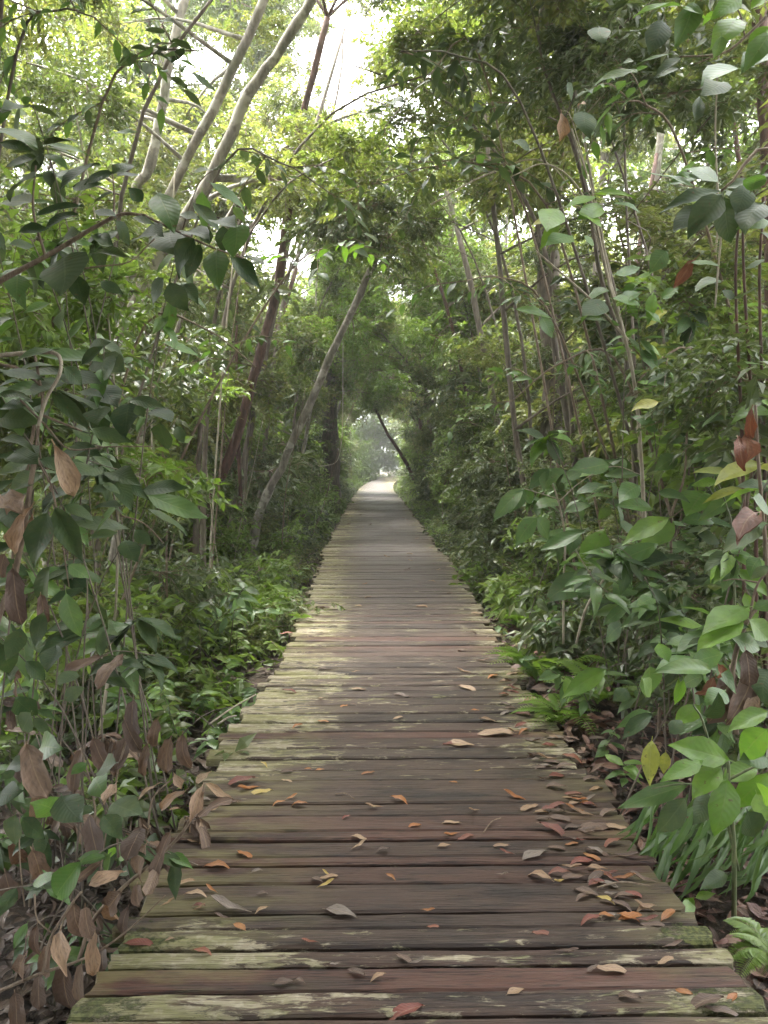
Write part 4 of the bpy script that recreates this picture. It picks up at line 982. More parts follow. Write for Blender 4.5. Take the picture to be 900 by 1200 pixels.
stems(t, c, 3.0, [([(800, 900), (790, 700), (840, 540), (905, 490)], .012, .007), ([(840, 540), (870, 430), (930, 380)], .006, .004), ([(870, 430), (800, 420), (760, 425)], .004, .002), ([(905, 490), (890, 300), (870, 60), (860, -120)], .008, .006)], M_TWIG)
leaves(t, c, 2.9, [(882, 248, 742, 322, 66, 'grey'), (872, 355, 825, 402, 54, 'green'), (902, 380, 840, 416, 38, 'grey'), (838, 508, 688, 578, 66, 'bright'), (822, 550, 662, 662, 76, 'bright'), (790, 600, 892, 650, 64, 'green'), (842, 545, 912, 625, 84, 'bright'), (852, 168, 912, 212, 60, 'green'), (908, 490, 860, 522, 40, 'green'),
                   (762, 650, 638, 695, 66, 'green'), (662, 660, 548, 695, 48, 'green'), (562, 618, 582, 678, 60, 'bright'), (532, 690, 542, 786, 62, 'green'), (400, 700, 248, 772, 56, 'bright', .8), (622, 728, 620, 822, 20, 'bright'), (462, 760, 428, 805, 50, 'dark'), (720, 610, 650, 640, 50, 'dark'), (900, 700, 860, 790, 70, 'dark'), (700, 720, 620, 740, 60, 'green'),
                   (872, 212, 784, 245, 54, 'rust'), (742, 680, 772, 732, 60, 'rust'), (735, 720, 690, 800, 80, 'rust'), (780, 700, 760, 880, 80, 'brown'), (860, 690, 800, 880, 80, 'brown'), (830, 640, 850, 760, 70, 'brown'), (830, -40, 850, 60, 70, 'rust'), (805, -20, 815, 60, 50, 'rust'), (850, -110, 830, 0, 60, 'rust'), (860, 760, 850, 860, 60, 'tan')])
t = thing("yellowing_plant", "sprig of yellow green leaves in front of darker foliage at the right edge", "plant", P(880, 880, 3.3))
stems(t, c, 3.3, [([(800, 700), (790, 300), (770, 190), (740, 115)], .005, .003), ([(790, 300), (830, 150), (875, 62)], .004, .002)], M_TWIGGREEN)
leaves(t, c, 3.25, [(872, 62, 716, 112, 54, 'yellow'), (850, 82, 888, 72, 30, 'yellow'), (742, 115, 668, 132, 36, 'bright'), (822, 145, 695, 162, 24, 'yellow'), (780, 90, 660, 78, 20, 'yellow'), (560, -130, 470, -110, 40, 'yellow'), (900, -105, 800, -85, 36, 'bright'), (880, -130, 960, -100, 50, 'bright')])

def filler(name, label, cat, box, d0, d1, n, keys, L0, L1, down=.5):
    "the same kind of leaf further back in the thicket, on short twigs of a plant of its own"
    x0, y0, x1, y1 = box; base = P((x0 + x1) / 2, y1, (d0 + d1) / 2); base.z = ground_z(base.x, base.y)
    t = thing(name, label, cat, base); k = max(3, n // 13)
    for i in range(k):
        d = R.uniform(d0, d1); px, py = R.uniform(x0, x1), R.uniform(y0, y1)
        a = P(px, py, d); e = a + Vector((R.gauss(0, .16), R.gauss(0, .12), R.uniform(-.12, .2))); root = Vector((base.x + R.uniform(-.45, .45), base.y + R.uniform(-.2, .3), base.z - .05))
        q = [root, root.lerp(a, .55) + Vector((0, 0, .15 * (a - root).length)), a, e]; stem_part(t, q, .0045, .0015, M_BARKBROWN, 'stem', 4, 4)
        for j in range(n // k):
            p = a.lerp(e, R.random()) if R.random() < .65 else q[1].lerp(a, R.uniform(.4, 1)); dr = Vector((R.gauss(0, .8), R.gauss(-.2, .5), R.uniform(-down - .4, .25))).normalized()
            leaf_at(t, R.choice(keys), p, p + dr * R.uniform(L0, L1), Vector((R.gauss(0, .3), R.uniform(-.8, .0), .9)))
filler("thicket_shrub", "dark leaved shrub behind the tangle at the left edge", "shrub", (-20, 380, 190, 760), 2.7, 3.6, 143, ['dark', 'dark', 'green', 'lancedark'], .14, .24)
filler("thicket_shrub", "dark leaved shrub behind the big upper left branch", "shrub", (-20, 120, 260, 330), 3.1, 3.9, 91, ['dark', 'green', 'green', 'grey'], .12, .2)
filler("thicket_shrub", "low dark shrub behind the fallen dead branch", "shrub", (-20, 720, 190, 1000), 2.8, 3.6, 130, ['dark', 'green', 'dark', 'lancedark', 'brown'], .10, .2)
filler("thicket_shrub", "green leaved shrub behind the compound leaves, right of the boardwalk", "shrub", (690, 560, 900, 880), 3.4, 4.4, 130, ['green', 'dark', 'lance', 'green'], .12, .22)
filler("thicket_shrub", "tall green shrub between the fresh leaf cluster and the yellowing sprig", "shrub", (630, 330, 900, 570), 4.0, 5.2, 117, ['green', 'dark', 'lance', 'bright'], .12, .22)
filler("thicket_shrub", "shrub of mixed leaves behind the trefoil plant", "shrub", (600, 520, 720, 720), 5.2, 6.4, 64, ['green', 'lance', 'green'], .12, .2)
filler("thicket_shrub", "dark shrub in the shade at the lower right, behind the glossy leaves", "shrub", (770, 860, 910, 1040), 2.95, 3.3, 40, ['dark', 'green'], .12, .2)

filler("thicket_shrub", "dense broad green leaves at the right edge above the glossy plant", "shrub", (760, 560, 910, 900), 2.9, 3.5, 104, ['green', 'green', 'bright', 'dark'], .12, .2)
filler("low_plant", "low green plant spreading over the litter behind the glossy plant", "plant", (650, 760, 800, 880), 3.9, 5.0, 91, ['green', 'bright', 'lance', 'green'], .09, .17)
filler("low_plant", "low plant with pointed leaves beside the light green fern, right edge of the walk", "plant", (610, 680, 720, 790), 5.0, 6.2, 91, ['green', 'lance', 'green', 'dark'], .10, .17)
filler("low_plant", "dark low plant in the shade under the fallen dead branch, bottom left", "plant", (-10, 930, 150, 1130), 2.3, 2.9, 78, ['dark', 'dark', 'green', 'brown'], .07, .13)
filler("dead_plant", "heap of hanging brown leaves on bare stems behind the dead branch", "dead plant", (60, 850, 250, 1010), 2.9, 3.5, 65, ['brown', 'brown', 'tan', 'brown'], .09, .17, .9)
filler("low_plant", "fresh green plant at the left edge of the boardwalk behind the brown heap", "plant", (130, 760, 290, 880), 4.2, 5.2, 91, ['green', 'bright', 'green', 'lance'], .09, .16)
filler("low_plant", "leafy plant in the left undergrowth near the reddish trunk's foot", "plant", (120, 620, 290, 760), 5.4, 7.2, 104, ['green', 'dark', 'green', 'lance'], .11, .18)

# bottom right: glossy whorl over grassy straps
c = Crop(700, 780, .2667)
t = thing("glossy_leaf_plant", "glossy bright leaves spreading over strap grass at the lower right of the boardwalk", "plant", P(855, 1090, 2.75))
stems(t, c, 2.75, [([(600, 1150), (600, 800), (580, 560), (575, 420)], .010, .006), ([(580, 560), (400, 520), (240, 540)], .005, .003), ([(580, 500), (700, 440), (760, 440)], .005, .003), ([(620, 900), (480, 300), (420, 170)], .006, .003)], M_TWIGGREEN)
leaves(t, c, 2.7, [(578, 415, 312, 332, 124, 'bright', -.1), (545, 440, 408, 585, 104, 'bright', -.12), (462, 415, 285, 512, 74, 'bright', -.1), (240, 328, 215, 530, 74, 'yellow'), (402, 520, 75, 632, 92, 'green'), (388, 580, 262, 765, 94, 'grey'), (482, 560, 445, 715, 84, 'grey'), (572, 500, 545, 772, 134, 'bright', -.05),
                   (748, 470, 595, 642, 122, 'bright'), (705, 450, 535, 502, 104, 'bright'), (748, 200, 565, 282, 84, 'bright'), (748, 280, 595, 395, 104, 'bright'), (700, 560, 752, 705, 100, 'bright'), (742, 400, 638, 442, 100, 'green'), (502, 15, 268, 22, 62, 'green'), (378, 60, 348, 185, 44, 'bright'), (452, 175, 336, 275, 74, 'bright'),
                   (560, 110, 498, 175, 60, 'green'), (200, 60, 252, 152, 62, 'green'), (240, 210, 85, 262, 74, 'green'), (240, 212, 95, 318, 74, 'dark'), (300, 380, 290, 480, 50, 'yellow'), (320, 300, 380, 230, 60, 'dark'), (660, 640, 700, 760, 90, 'dark'), (480, 230, 560, 140, 60, 'dark'), (780, 560, 700, 600, 100, 'bright'),
                   (400, 1030, 402, 1110, 56, 'bright'), (430, 1020, 522, 1005, 40, 'bright'), (420, 1020, 380, 1060, 40, 'bright')])
t = thing("strap_grass", "tuft of long strap leaves hanging beside the planks under the glossy leaves", "grass tuft", P(850, 1010, 2.85))
for i in range(92):
    x = R.choice([R.uniform(150, 330), R.uniform(330, 560), R.uniform(560, 790)]); y = R.uniform(560, 800); n_ = R.uniform(170, 330) * (.8 if x < 330 else 1)
    B = c(x + R.uniform(40, 120), y, 2.95 + R.uniform(-.15, .12)); T = c(x - R.uniform(-20, 70), y + n_, 2.85 + R.uniform(-.15, .1))
    leaf_at(t, 'strap', B, T, Vector((R.uniform(-.6, .6), -1, .4)), 'blade', None, R.uniform(.7, 1.5))

# upper right: big leaves hanging into the picture
c = Crop(600, 0, .35)
t = thing("overhanging_shrub", "branch of long bright and dark leaves reaching in at the top right corner", "shrub", (2.35, 3.2, ground_z(2.35, 3.2)))
stem_part(t, [Vector((2.35, 3.2, -.3)), Vector((2.3, 3.2, 1.6)), c(960, -20, 3.2), c(857, 50, 3.2)], .02, .010, M_TWIG)
stems(t, c, 3.2, [([(857, 50), (780, 125), (700, 180), (560, 190)], .008, .003), ([(700, 180), (610, 215)], .004, .002), ([(780, 125), (760, 40), (700, -20)], .004, .003)], M_TWIG)
leaves(t, c, 3.15, [(610, 8, 568, 168, 68, 'green'), (505, 68, 478, 178, 70, 'dark'), (562, 18, 408, 38, 34, 'bright'), (412, 235, 252, 272, 58, 'green'), (570, 190, 468, 258, 38, 'grey'), (540, 180, 398, 212, 34, 'green'), (655, 128, 608, 162, 60, 'dark'), (752, 60, 698, 155, 74, 'bright'), (862, 90, 778, 172, 70, 'bright'),
                    (862, 110, 798, 235, 74, 'green'), (702, 40, 628, 75, 50, 'bright'), (765, -10, 678, 62, 60, 'bright'), (862, 170, 798, 212, 54, 'green'), (770, 222, 852, 242, 54, 'dark'), (700, 120, 690, 200, 60, 'green'), (760, 230, 660, 250, 60, 'green'), (640, 60, 590, 20, 50, 'bright'), (800, 30, 860, -20, 60, 'bright'), (705, 275, 658, 322, 34, 'grey'), (612, 408, 636, 318, 36, 'grey'), (560, 225, 480, 260, 45, 'dark')])
t = thing("overhanging_shrub", "drooping whorl of wide dark leaves on a pale hanging stem, right side", "shrub", (2.3, 3.7, ground_z(2.3, 3.7)))
stem_part(t, [Vector((2.3, 3.7, -.3)), Vector((2.25, 3.7, 1.4)), c(900, 560, 3.5), c(700, 640, 3.5)], .016, .006, M_TWIG)
stems(t, c, 3.5, [([(700, 660), (702, 760), (690, 900), (680, 1030)], .005, .004)], M_TWIGPALE)
leaves(t, c, 3.45, [(702, 640, 488, 702, 62, 'grey'), (700, 650, 592, 795, 84, 'dark'), (710, 660, 722, 835, 104, 'grey'), (712, 630, 845, 598, 56, 'dark'), (715, 650, 790, 690, 74, 'dark'), (560, 600, 602, 528, 74, 'green'), (690, 610, 568, 540, 84, 'green'), (800, 640, 842, 560, 70, 'green'), (862, 590, 778, 612, 60, 'dark'), (630, 590, 520, 610, 50, 'green'),
                    (640, 690, 520, 770, 60, 'dark'), (780, 620, 770, 720, 80, 'dark'), (860, 740, 760, 760, 60, 'green'), (840, 680, 740, 760, 84, 'grey'), (620, 600, 590, 570, 50, 'green'), (450, 580, 620, 612, 44, 'green'), (520, 840, 450, 900, 60, 'green'), (600, 880, 700, 880, 60, 'green'), (700, 940, 600, 960, 60, 'dark'), (780, 900, 850, 870, 70, 'dark'),
                    (620, 860, 538, 965, 54, 'rust'), (745, 1000, 700, 970, 60, 'dark'), (760, 1000, 800, 960, 80, 'dark')])
t = thing("fresh_leaf_shrub", "cluster of fresh light green leaves below a hanging tan leaf, right of centre", "shrub", P(760, 700, 4.4))
stem_part(t, [P(760, 700, 4.4), P(745, 460, 4.4), c(330, 970, 4.4), c(285, 760, 4.4), c(270, 650, 4.4), c(200, 430, 4.4)], .012, .004, M_TWIGPALE)
stems(t, c, 4.4, [([(285, 760), (220, 690), (150, 700)], .004, .002), ([(270, 650), (360, 660), (420, 640)], .003, .002), ([(270, 650), (200, 400), (165, 370)], .003, .002), ([(390, 1140), (310, 1050), (240, 980), (80, 840)], .008, .005), ([(330, 970), (240, 660), (120, 550), (0, 590)], .006, .003)], M_TWIGPALE)
leaves(t, c, 4.35, [(152, 700, 92, 758, 54, 'bright'), (222, 708, 315, 752, 74, 'bright'), (162, 740, 82, 828, 44, 'bright'), (200, 790, 118, 812, 48, 'green'), (282, 660, 168, 682, 34, 'bright'), (300, 690, 230, 740, 50, 'bright'), (260, 660, 420, 640, 30, 'bright'), (130, 730, 55, 755, 30, 'yellow'), (340, 680, 440, 690, 36, 'green'), (240, 790, 280, 830, 50, 'green'),
                    (165, 375, 172, 472, 58, 'tan'), (242, 372, 240, 452, 58, 'dark'), (185, 275, 208, 338, 50, 'dark'), (408, 405, 398, 432, 30, 'grey'), (60, 500, 0, 470, 50, 'dark'), (290, 90, 288, 140, 44, 'dark'), (250, 350, 215, 340, 40, 'tan'),
                    (10, 1035, 152, 1062, 44, 'green'), (100, 1060, 140, 1130, 50, 'green'), (250, 1000, 330, 960, 60, 'green'), (310, 1010, 250, 1060, 60, 'dark'), (360, 1010, 440, 970, 50, 'green'), (345, 920, 440, 900, 50, 'green'), (520, 1040, 435, 1085, 44, 'yellow'), (500, 1000, 560, 960, 60, 'green'), (430, 1020, 340, 1005, 50, 'green')])
t = thing("sapling", "three thin dark upright stems close together at the right edge", "sapling", P(880, 860, 3.6))
for x0, x1 in ((868, 862), (882, 872), (893, 890)):
    stem_part(t, [P(x0 + 4, 860, 3.6), P(x0 + 3, 560, 3.6), P(x1, 330, 3.6), P(x1 + R.uniform(-8, 8), 230, 3.6)], .010, .005, M_BARKRED)
for k in range(16):
    B = P(R.uniform(855, 895), R.uniform(260, 640), 3.6 + R.uniform(-.1, .15)); T = B + Vector((R.choice([-1, 1]) * R.uniform(.1, .2), R.uniform(-.08, .08), R.uniform(-.12, .03)))
    leaf_at(t, R.choice(['green', 'dark', 'green']), B, T)

# ------------------------------------------------------------------ understory trees that arch over the walk, medium leaves one by one
def arching(label, base, mid, tip, n, key, L, seed, keys2=None):
    base = Vector(base); base.z = ground_z(base.x, base.y) - .05
    t = thing("understory_tree", label, "tree", base)
    q = spline([base, base.lerp(mid, .55) + Vector((0, 0, .25)), mid, mid.lerp(tip, .55) + Vector((0, 0, .12)), tip], 4)
    stem_part(t, q, .013, .004, R.choice([M_TWIG, M_BARKBROWN, M_TWIG]), 'trunk', 6, 1)
    m = len(q); lo = int(m * .45)
    nb = max(4, n // 9); per = n // nb
    for b in range(nb):
        i = lo + int((m - 1 - lo) * (b + 1) / nb); a = q[i]
        d = Vector((R.gauss(0, .7), R.gauss(0, .6), R.uniform(-.5, .35))).normalized(); ln = R.uniform(.35, .7)
        e = [a, a + d * ln * .5 + Vector((0, 0, .03)), a + d * ln - Vector((0, 0, .08))]
        stem_part(t, e, .005, .002, M_TWIG, 'twig', 4, 3)
        for k in range(per):
            f = (k + .6) / per; p = e[0].lerp(e[1], min(1, f * 2)) if f < .5 else e[1].lerp(e[2], f * 2 - 1)
            s = d.cross(Vector((0, 0, 1))).normalized() * (1 if k % 2 else -1)
            dr = (d * .6 + s * .9 + Vector((R.gauss(0, .25), R.gauss(0, .25), R.uniform(-.75, .05)))).normalized()
            leaf_at(t, R.choice(keys2 or [key]), p, p + dr * L * R.uniform(.7, 1.2), Vector((R.gauss(0, .35), R.gauss(-.15, .35), 1)))
AR = [("long dark leaves arching over the centre of the walk from the right, highest of all", (2.3, 5.2), P(610, 120, 5.2), P(470, 60, 5.0), 46, ['dark', 'lancedark'], .16),
      ("dark drooping leaves reaching over the walk from the right, below the highest boughs", (2.2, 5.6), P(640, 240, 5.6), P(490, 190, 5.4), 46, ['dark', 'green', 'grey'], .15),
      ("spray of greyish leaves hanging over the boardwalk's middle", (2.2, 6.4), P(600, 210, 6.4), P(440, 215, 6.0), 50, ['grey', 'dark'], .15),
      ("light green sprig at the tip of a long thin limb above the leaning pale trunk", (-2.3, 6.0), P(330, 330, 6.0), P(435, 290, 5.6), 40, ['bright', 'dark', 'grey'], .15),
      ("thin limb arching from the upper left with scattered pale leaves", (-2.4, 5.6), P(260, 195, 5.6), P(385, 225, 5.4), 36, ['grey', 'dark'], .15),
      ("fine dark boughs at the top left, under the crooked trunk", (-2.5, 4.8), P(120, 120, 4.8), P(230, 60, 4.6), 46, ['green', 'dark', 'grey'], .14),
      ("olive boughs filling the top left corner", (-2.7, 4.6), P(20, 60, 4.6), P(110, 20, 4.4), 46, ['green', 'lance'], .14),
      ("tree with pointed dark leaves left of the reddish trunk", (-2.2, 5.2), P(170, 380, 5.2), P(300, 430, 5.0), 46, ['green', 'lance', 'dark'], .13),
      ("tree with small green leaves behind the big left branch", (-2.4, 5.0), P(60, 420, 5.0), P(150, 470, 4.8), 40, ['green', 'lance'], .13),
      ("dark tree with hanging pointed leaves right of the canopy opening", (2.0, 7.0), P(560, 60, 7.0), P(450, 150, 6.6), 50, ['lancedark', 'dark'], .15),
      ("arching tree with leaves against the straight dark trunk", (2.4, 6.0), P(640, 360, 6.0), P(540, 330, 5.7), 46, ['green', 'lance', 'dark'], .14),
      ("tree whose narrow leaves hang above the trefoil plant", (2.5, 5.4), P(720, 420, 5.4), P(600, 470, 5.2), 46, ['green', 'lance'], .13),
      ("tree with dark leaves behind the drooping whorl, upper right", (2.9, 4.8), P(800, 180, 4.8), P(720, 120, 4.6), 46, ['dark', 'green', 'lance'], .14),
      ("tree with mixed green leaves below the drooping whorl", (2.6, 4.6), P(820, 420, 4.6), P(730, 470, 4.4), 40, ['green', 'dark'], .14)]
for i, (lb, b, m_, tp, n, ks, L) in enumerate(AR):
    arching(lb, (b[0], b[1], 0), m_, tp, n, ks[0], L, i, ks)

# ------------------------------------------------------------------ seedlings, ferns
def seedling(p, n, L, h, keys, tiers=1):
    t = thing("seedling", None, "seedling", p, "seedlings on the forest floor")
    top = p + Vector((R.gauss(0, .08), R.gauss(0, .08), h)); stem_part(t, [p, p.lerp(top, .5) + Vector((R.gauss(0, .03), 0, 0)), top], .005, .003, M_TWIGGREEN, 'stem', 4, 2)
    for k in range(n):
        f = 1 - .55 * (k / n) * (tiers > 1 or .35); a = k * 2.4 + R.uniform(-.3, .3); b = p.lerp(top, f)
        d = Vector((math.cos(a), math.sin(a), R.uniform(-.45, .25))).normalized()
        leaf_at(t, R.choice(keys), b, b + d * L * R.uniform(.7, 1.15), Vector((R.gauss(0, .2), R.gauss(-.2, .2), 1)))
    return t
def on_ground(px, py):
    for d in np.arange(2, 30, .1):
        p = P(px, py, float(d))
        if p.z < ground_z(p.x, p.y): return p
    return p
sd_all = {}
def put_seed(p, *a, **k):
    t = seedling(p, *a, **k); sd_all.setdefault(p.x < path_x(p.y), []).append(t)
for (px, py, n, L, h, ks) in [(290, 818, 11, .15, .30, ['bright']), (272, 830, 8, .15, .2, ['bright', 'green']), (215, 880, 10, .14, .25, ['green', 'bright']), (190, 850, 9, .14, .25, ['green']), (255, 700, 10, .16, .35, ['green']), (225, 690, 10, .15, .35, ['green']),
                              (185, 720, 9, .15, .3, ['green']), (300, 690, 9, .16, .3, ['green', 'dark']), (340, 720, 8, .14, .22, ['dark']), (330, 650, 9, .17, .4, ['green']), (350, 690, 9, .14, .3, ['green']), (240, 900, 8, .12, .2, ['green']), (150, 905, 9, .14, .25, ['green', 'dark']),
                              (110, 860, 9, .15, .3, ['green']), (60, 880, 9, .15, .35, ['dark', 'green']), (30, 830, 9, .15, .35, ['dark', 'green']), (700, 900, 8, .12, .22, ['green']), (735, 930, 8, .12, .2, ['green', 'bright']), (590, 760, 8, .14, .25, ['green']), (640, 730, 9, .14, .3, ['green', 'dark']),
                              (700, 860, 9, .15, .3, ['green', 'dark']), (750, 880, 9, .15, .35, ['green', 'dark'])]:
    put_seed(on_ground(px, py), n, L, h, ks, 2)
for side in (-1, 1):
    for _ in range(46):
        y = 4.2 + 11 * R.random() ** 1.4; dx = 1.15 + R.random() ** 1.2 * min(4, .42 * y - .4)
        x = path_x(y) + side * dx
        if side > 0 and y < 5.5 and dx < 1.7: continue
        put_seed(Vector((x, y, ground_z(x, y) - .02)), R.randint(7, 11), R.uniform(.10, .16), R.uniform(.15, .6), R.choice([['seed'], ['seed', 'seeddark'], ['seeddark'], ['seed']]), 2)
for left, lst in sd_all.items():
    lst.sort(key=lambda o: o.location.y)
    for i, o in enumerate(lst): o['label'] = f"{ordinal(i + 1)} green seedling from the near end on the {'left' if left else 'right'} forest floor"

def frond_mesh(seed, mat, n=20, width=.2):
    r = random.Random(seed); mb = MB(); V, F, T = small_leaf(.34, -.05, .05); pos, di, up, sz, ti = [], [], [], [], []
    def at(v): return np.array((0, v * (1 - .18 * v), .55 * v - .85 * v * v))
    mb.tube([at(i / 8) for i in range(9)], taper(9, .008, .002), 4, .5)
    for i in range(n):
        v = .12 + .86 * i / n; w = width * (math.sin(math.pi * min(1, v * .85 + .12)) ** .8)
        for s in (-1, 1):
            pos.append(at(v)); di.append((s, .28, -.18 + r.uniform(-.1, .1))); up.append((0, .1, 1)); sz.append(max(.02, w)); ti.append(r.random() * .3)
    add_leaves(mb, np.array(pos), np.array(di, float), np.array(up, float), np.array(sz), (V, F, T), np.array(ti))
    return mb.build("frond", mat, False)
M_FERN = leaf_material("fern_green", [(0.11, 0.19, 0.034), (0.14, 0.23, 0.042), (0.165, 0.25, 0.055)], .45, .4)
FROND = [frond_mesh(i, M_FERN) for i in range(4)]
def fern(p, n, L, label, bias=(0, 0), steep=.5):
    t = thing("fern", label, "fern", p)
    for k in range(n):
        a = k * 6.283 / n + R.uniform(-.3, .3); d = Vector((math.cos(a) + bias[0], math.sin(a) + bias[1], 0)).normalized(); d.z = R.uniform(steep - .1, steep + .7)
        s = L * R.uniform(.7, 1.15); inst("frond", R.choice(FROND), frame(p, p + d.normalized() * s, Vector((0, 0, 1))), t)
fern(on_ground(628, 800), 11, .50, "light green fern at the right edge of the walk above the reddish litter", (-.5, -.2))
fern(on_ground(700, 825), 10, .45, "fern half hidden under the right hand leaves", (-.3, -.2))
fern(on_ground(660, 850), 10, .42, "fern at the right over the reddish litter, nearest the boards", (-.4, -.2))
fern(on_ground(612, 740), 10, .45, "fern at the right edge of the walk below the pale forked stems", (-.4, -.1))
fern(on_ground(735, 805), 9, .45, "small fern right behind the reddish litter", (-.2, -.2))
fern(on_ground(135, 830), 11, .42, "feathery fern in the left undergrowth, nearest the dead fronds", (.2, -.2))
fern(on_ground(175, 800), 10, .40, "feathery fern in the left undergrowth, behind the nearest one", (.1, -.2))
fern(on_ground(95, 800), 10, .40, "fern at the left under the hanging dark leaves", (.1, -.2))
M_FERN2 = M_FERN
FROND = [frond_mesh(20 + i, M_BRIGHT, 26, .26) for i in range(3)]
fern(P(905, 1120, 2.25), 12, .17, "bright mossy fern tuft at the bottom right corner", (-.3, -.2), .3)

# ------------------------------------------------------------------ lianas
for lb, pts, r in [("thin liana looping down beside the far left trunk", T3([(402, 400, 18), (400, 520, 18), (385, 545, 18), (350, 530, 18), (345, 420, 18)]), .012),
                   ("straight pale liana in the left undergrowth below the seedlings' tops", T3([(246, 760, 7), (247, 640, 7), (262, 420, 7), (274, 300, 7)]), .010),
                   ("pale liana hanging left of the reddish trunk", T3([(180, 600, 9), (178, 420, 9), (197, 330, 9), (205, 200, 9)]), .012),
                   ("thin liana crossing the canopy above the walk", T3([(505, 240, 6.5), (570, 205, 6.5), (640, 190, 6.5), (700, 270, 6.5)]), .008),
                   ("pale twisted liana at the right behind the whorl", T3([(835, 320, 5), (842, 250, 5), (838, 150, 5), (845, 20, 5)]), .008)]:
    base = pts[0]; mb = MB(); q = spline(pts, 5); mb.tube(q, taper(len(q), r, r * .7), 5)
    tag(link(bpy.data.objects.new("liana", mb.build("liana", M_TWIGPALE))), lb, "vine")

# ------------------------------------------------------------------ fallen leaves and twigs on the planks
def deck_point(px, py):
    r = F_ + R_ * ((px - 450) / 900) + U_ * ((600 - py) / 900)
    k = -CAMH / r.z; return Vector((r.x * k, r.y * k, 0))
FALLV = {}
for col, mat in M_FALL.items():
    FALLV[col] = [leaf_mesh("fallen_" + col, mat, width=w, nv=6, nh=2, fold=f, droop=dr, wave=.03, curl=cu, shape=sh, seed=i, petiole=.08) for i, (w, f, dr, cu, sh) in enumerate(
        [(.42, .25, .25, 0, 'ovate'), (.50, .4, .5, .9, 'ovate'), (.38, .3, -.45, 1.3, 'obovate'), (.40, .2, .15, .35, 'oblong'), (.46, .5, .7, -.8, 'ovate')])]
FL = [(287, 1002, 20, 'orange'), (257, 1017, 28, 'orange'), (217, 1035, 18, 'tan'), (247, 1044, 15, 'orange'), (232, 1050, 24, 'tan'), (267, 1065, 42, 'grey'), (197, 1060, 14, 'tan'), (162, 1107, 30, 'red'), (240, 1118, 22, 'red'), (362, 1106, 17, 'red'), (280, 1087, 19, 'orange'), (306, 1067, 15, 'tan'),
      (308, 1048, 14, 'brown'), (420, 982, 20, 'tan'), (422, 992, 18, 'tan'), (437, 947, 18, 'tan'), (382, 1025, 11, 'yellow'), (383, 1038, 18, 'yellow'), (372, 1032, 15, 'brown'), (342, 936, 14, 'orange'), (325, 943, 15, 'orange'), (404, 960, 12, 'red'), (225, 988, 11, 'tan'), (260, 1077, 18, 'brown'), (400, 1070, 36, 'grey'),
      (417, 1140, 20, 'brown'), (442, 1147, 18, 'tan'), (232, 1062, 15, 'red'), (277, 920, 36, 'red'), (257, 934, 40, 'tan'), (305, 929, 22, 'yellow'), (272, 941, 22, 'brown'), (290, 926, 24, 'orange'), (472, 1188, 44, 'red'), (527, 965, 20, 'tan'), (528, 980, 17, 'orange'), (521, 992, 14, 'tan'), (555, 951, 13, 'tan'), (602, 935, 24, 'orange'), (470, 939, 20, 'orange'),
      (620, 947, 22, 'tan'), (647, 924, 26, 'brown'), (665, 936, 12, 'tan'), (685, 942, 19, 'orange'), (652, 977, 36, 'red'), (670, 990, 14, 'orange'), (627, 1002, 34, 'grey'), (587, 992, 16, 'tan'), (692, 972, 40, 'brown'), (630, 1028, 30, 'tan'), (652, 1024, 24, 'red'), (655, 1035, 17, 'yellow'), (689, 1047, 27, 'brown'), (712, 1057, 20, 'yellow'), (730, 1062, 25, 'brown'),
      (732, 1031, 25, 'orange'), (752, 1032, 28, 'brown'), (690, 1080, 26, 'red'), (635, 1095, 19, 'red'), (737, 1076, 23, 'orange'), (502, 1069, 15, 'orange'), (717, 1137, 31, 'tan'), (667, 1117, 21, 'brown'), (695, 1136, 16, 'brown'), (732, 1171, 30, 'brown'), (780, 1127, 21, 'tan'), (800, 1164, 18, 'orange'), (822, 1180, 46, 'brown'), (846, 1186, 32, 'brown'), (857, 1172, 21, 'orange'),
      (550, 808, 25, 'tan'), (557, 833, 9, 'orange'), (572, 844, 17, 'tan'), (540, 873, 32, 'tan'), (528, 872, 16, 'red'), (543, 788, 15, 'tan'), (595, 799, 16, 'tan'), (620, 821, 22, 'tan'), (612, 837, 17, 'red'), (578, 860, 38, 'tan'), (655, 866, 25, 'grey'), (645, 874, 17, 'red'), (342, 812, 18, 'red'), (403, 828, 9, 'orange'), (379, 846, 11, 'orange'), (348, 851, 13, 'orange'),
      (420, 808, 14, 'tan'), (415, 827, 9, 'brown'), (466, 842, 11, 'tan'), (377, 819, 8, 'tan'), (375, 903, 9, 'orange'), (362, 902, 9, 'orange'), (335, 905, 14, 'brown'), (310, 897, 10, 'yellow'), (496, 711, 15, 'tan'), (453, 653, 9, 'tan'), (376, 712, 17, 'brown'), (430, 700, 8, 'tan'), (560, 905, 8, 'yellow'), (533, 918, 11, 'orange'), (690, 915, 22, 'brown'), (700, 925, 20, 'tan'),
      (680, 1010, 26, 'red'), (700, 1000, 24, 'brown'), (715, 990, 24, 'red'), (735, 1005, 26, 'brown'), (700, 1018, 20, 'tan'), (670, 1018, 22, 'tan'), (655, 960, 24, 'brown'), (640, 950, 18, 'red'), (710, 955, 26, 'brown'), (720, 970, 24, 'tan'), (745, 1050, 22, 'red'), (660, 900, 24, 'brown'), (672, 890, 22, 'red'), (640, 890, 22, 'tan'), (625, 870, 20, 'brown'), (610, 850, 16, 'red'),
      (600, 830, 15, 'brown'), (592, 815, 14, 'red'), (600, 790, 14, 'tan'), (655, 910, 22, 'red'), (682, 955, 22, 'tan'), (765, 1085, 24, 'brown'), (790, 1110, 22, 'brown'), (755, 1065, 22, 'tan')]
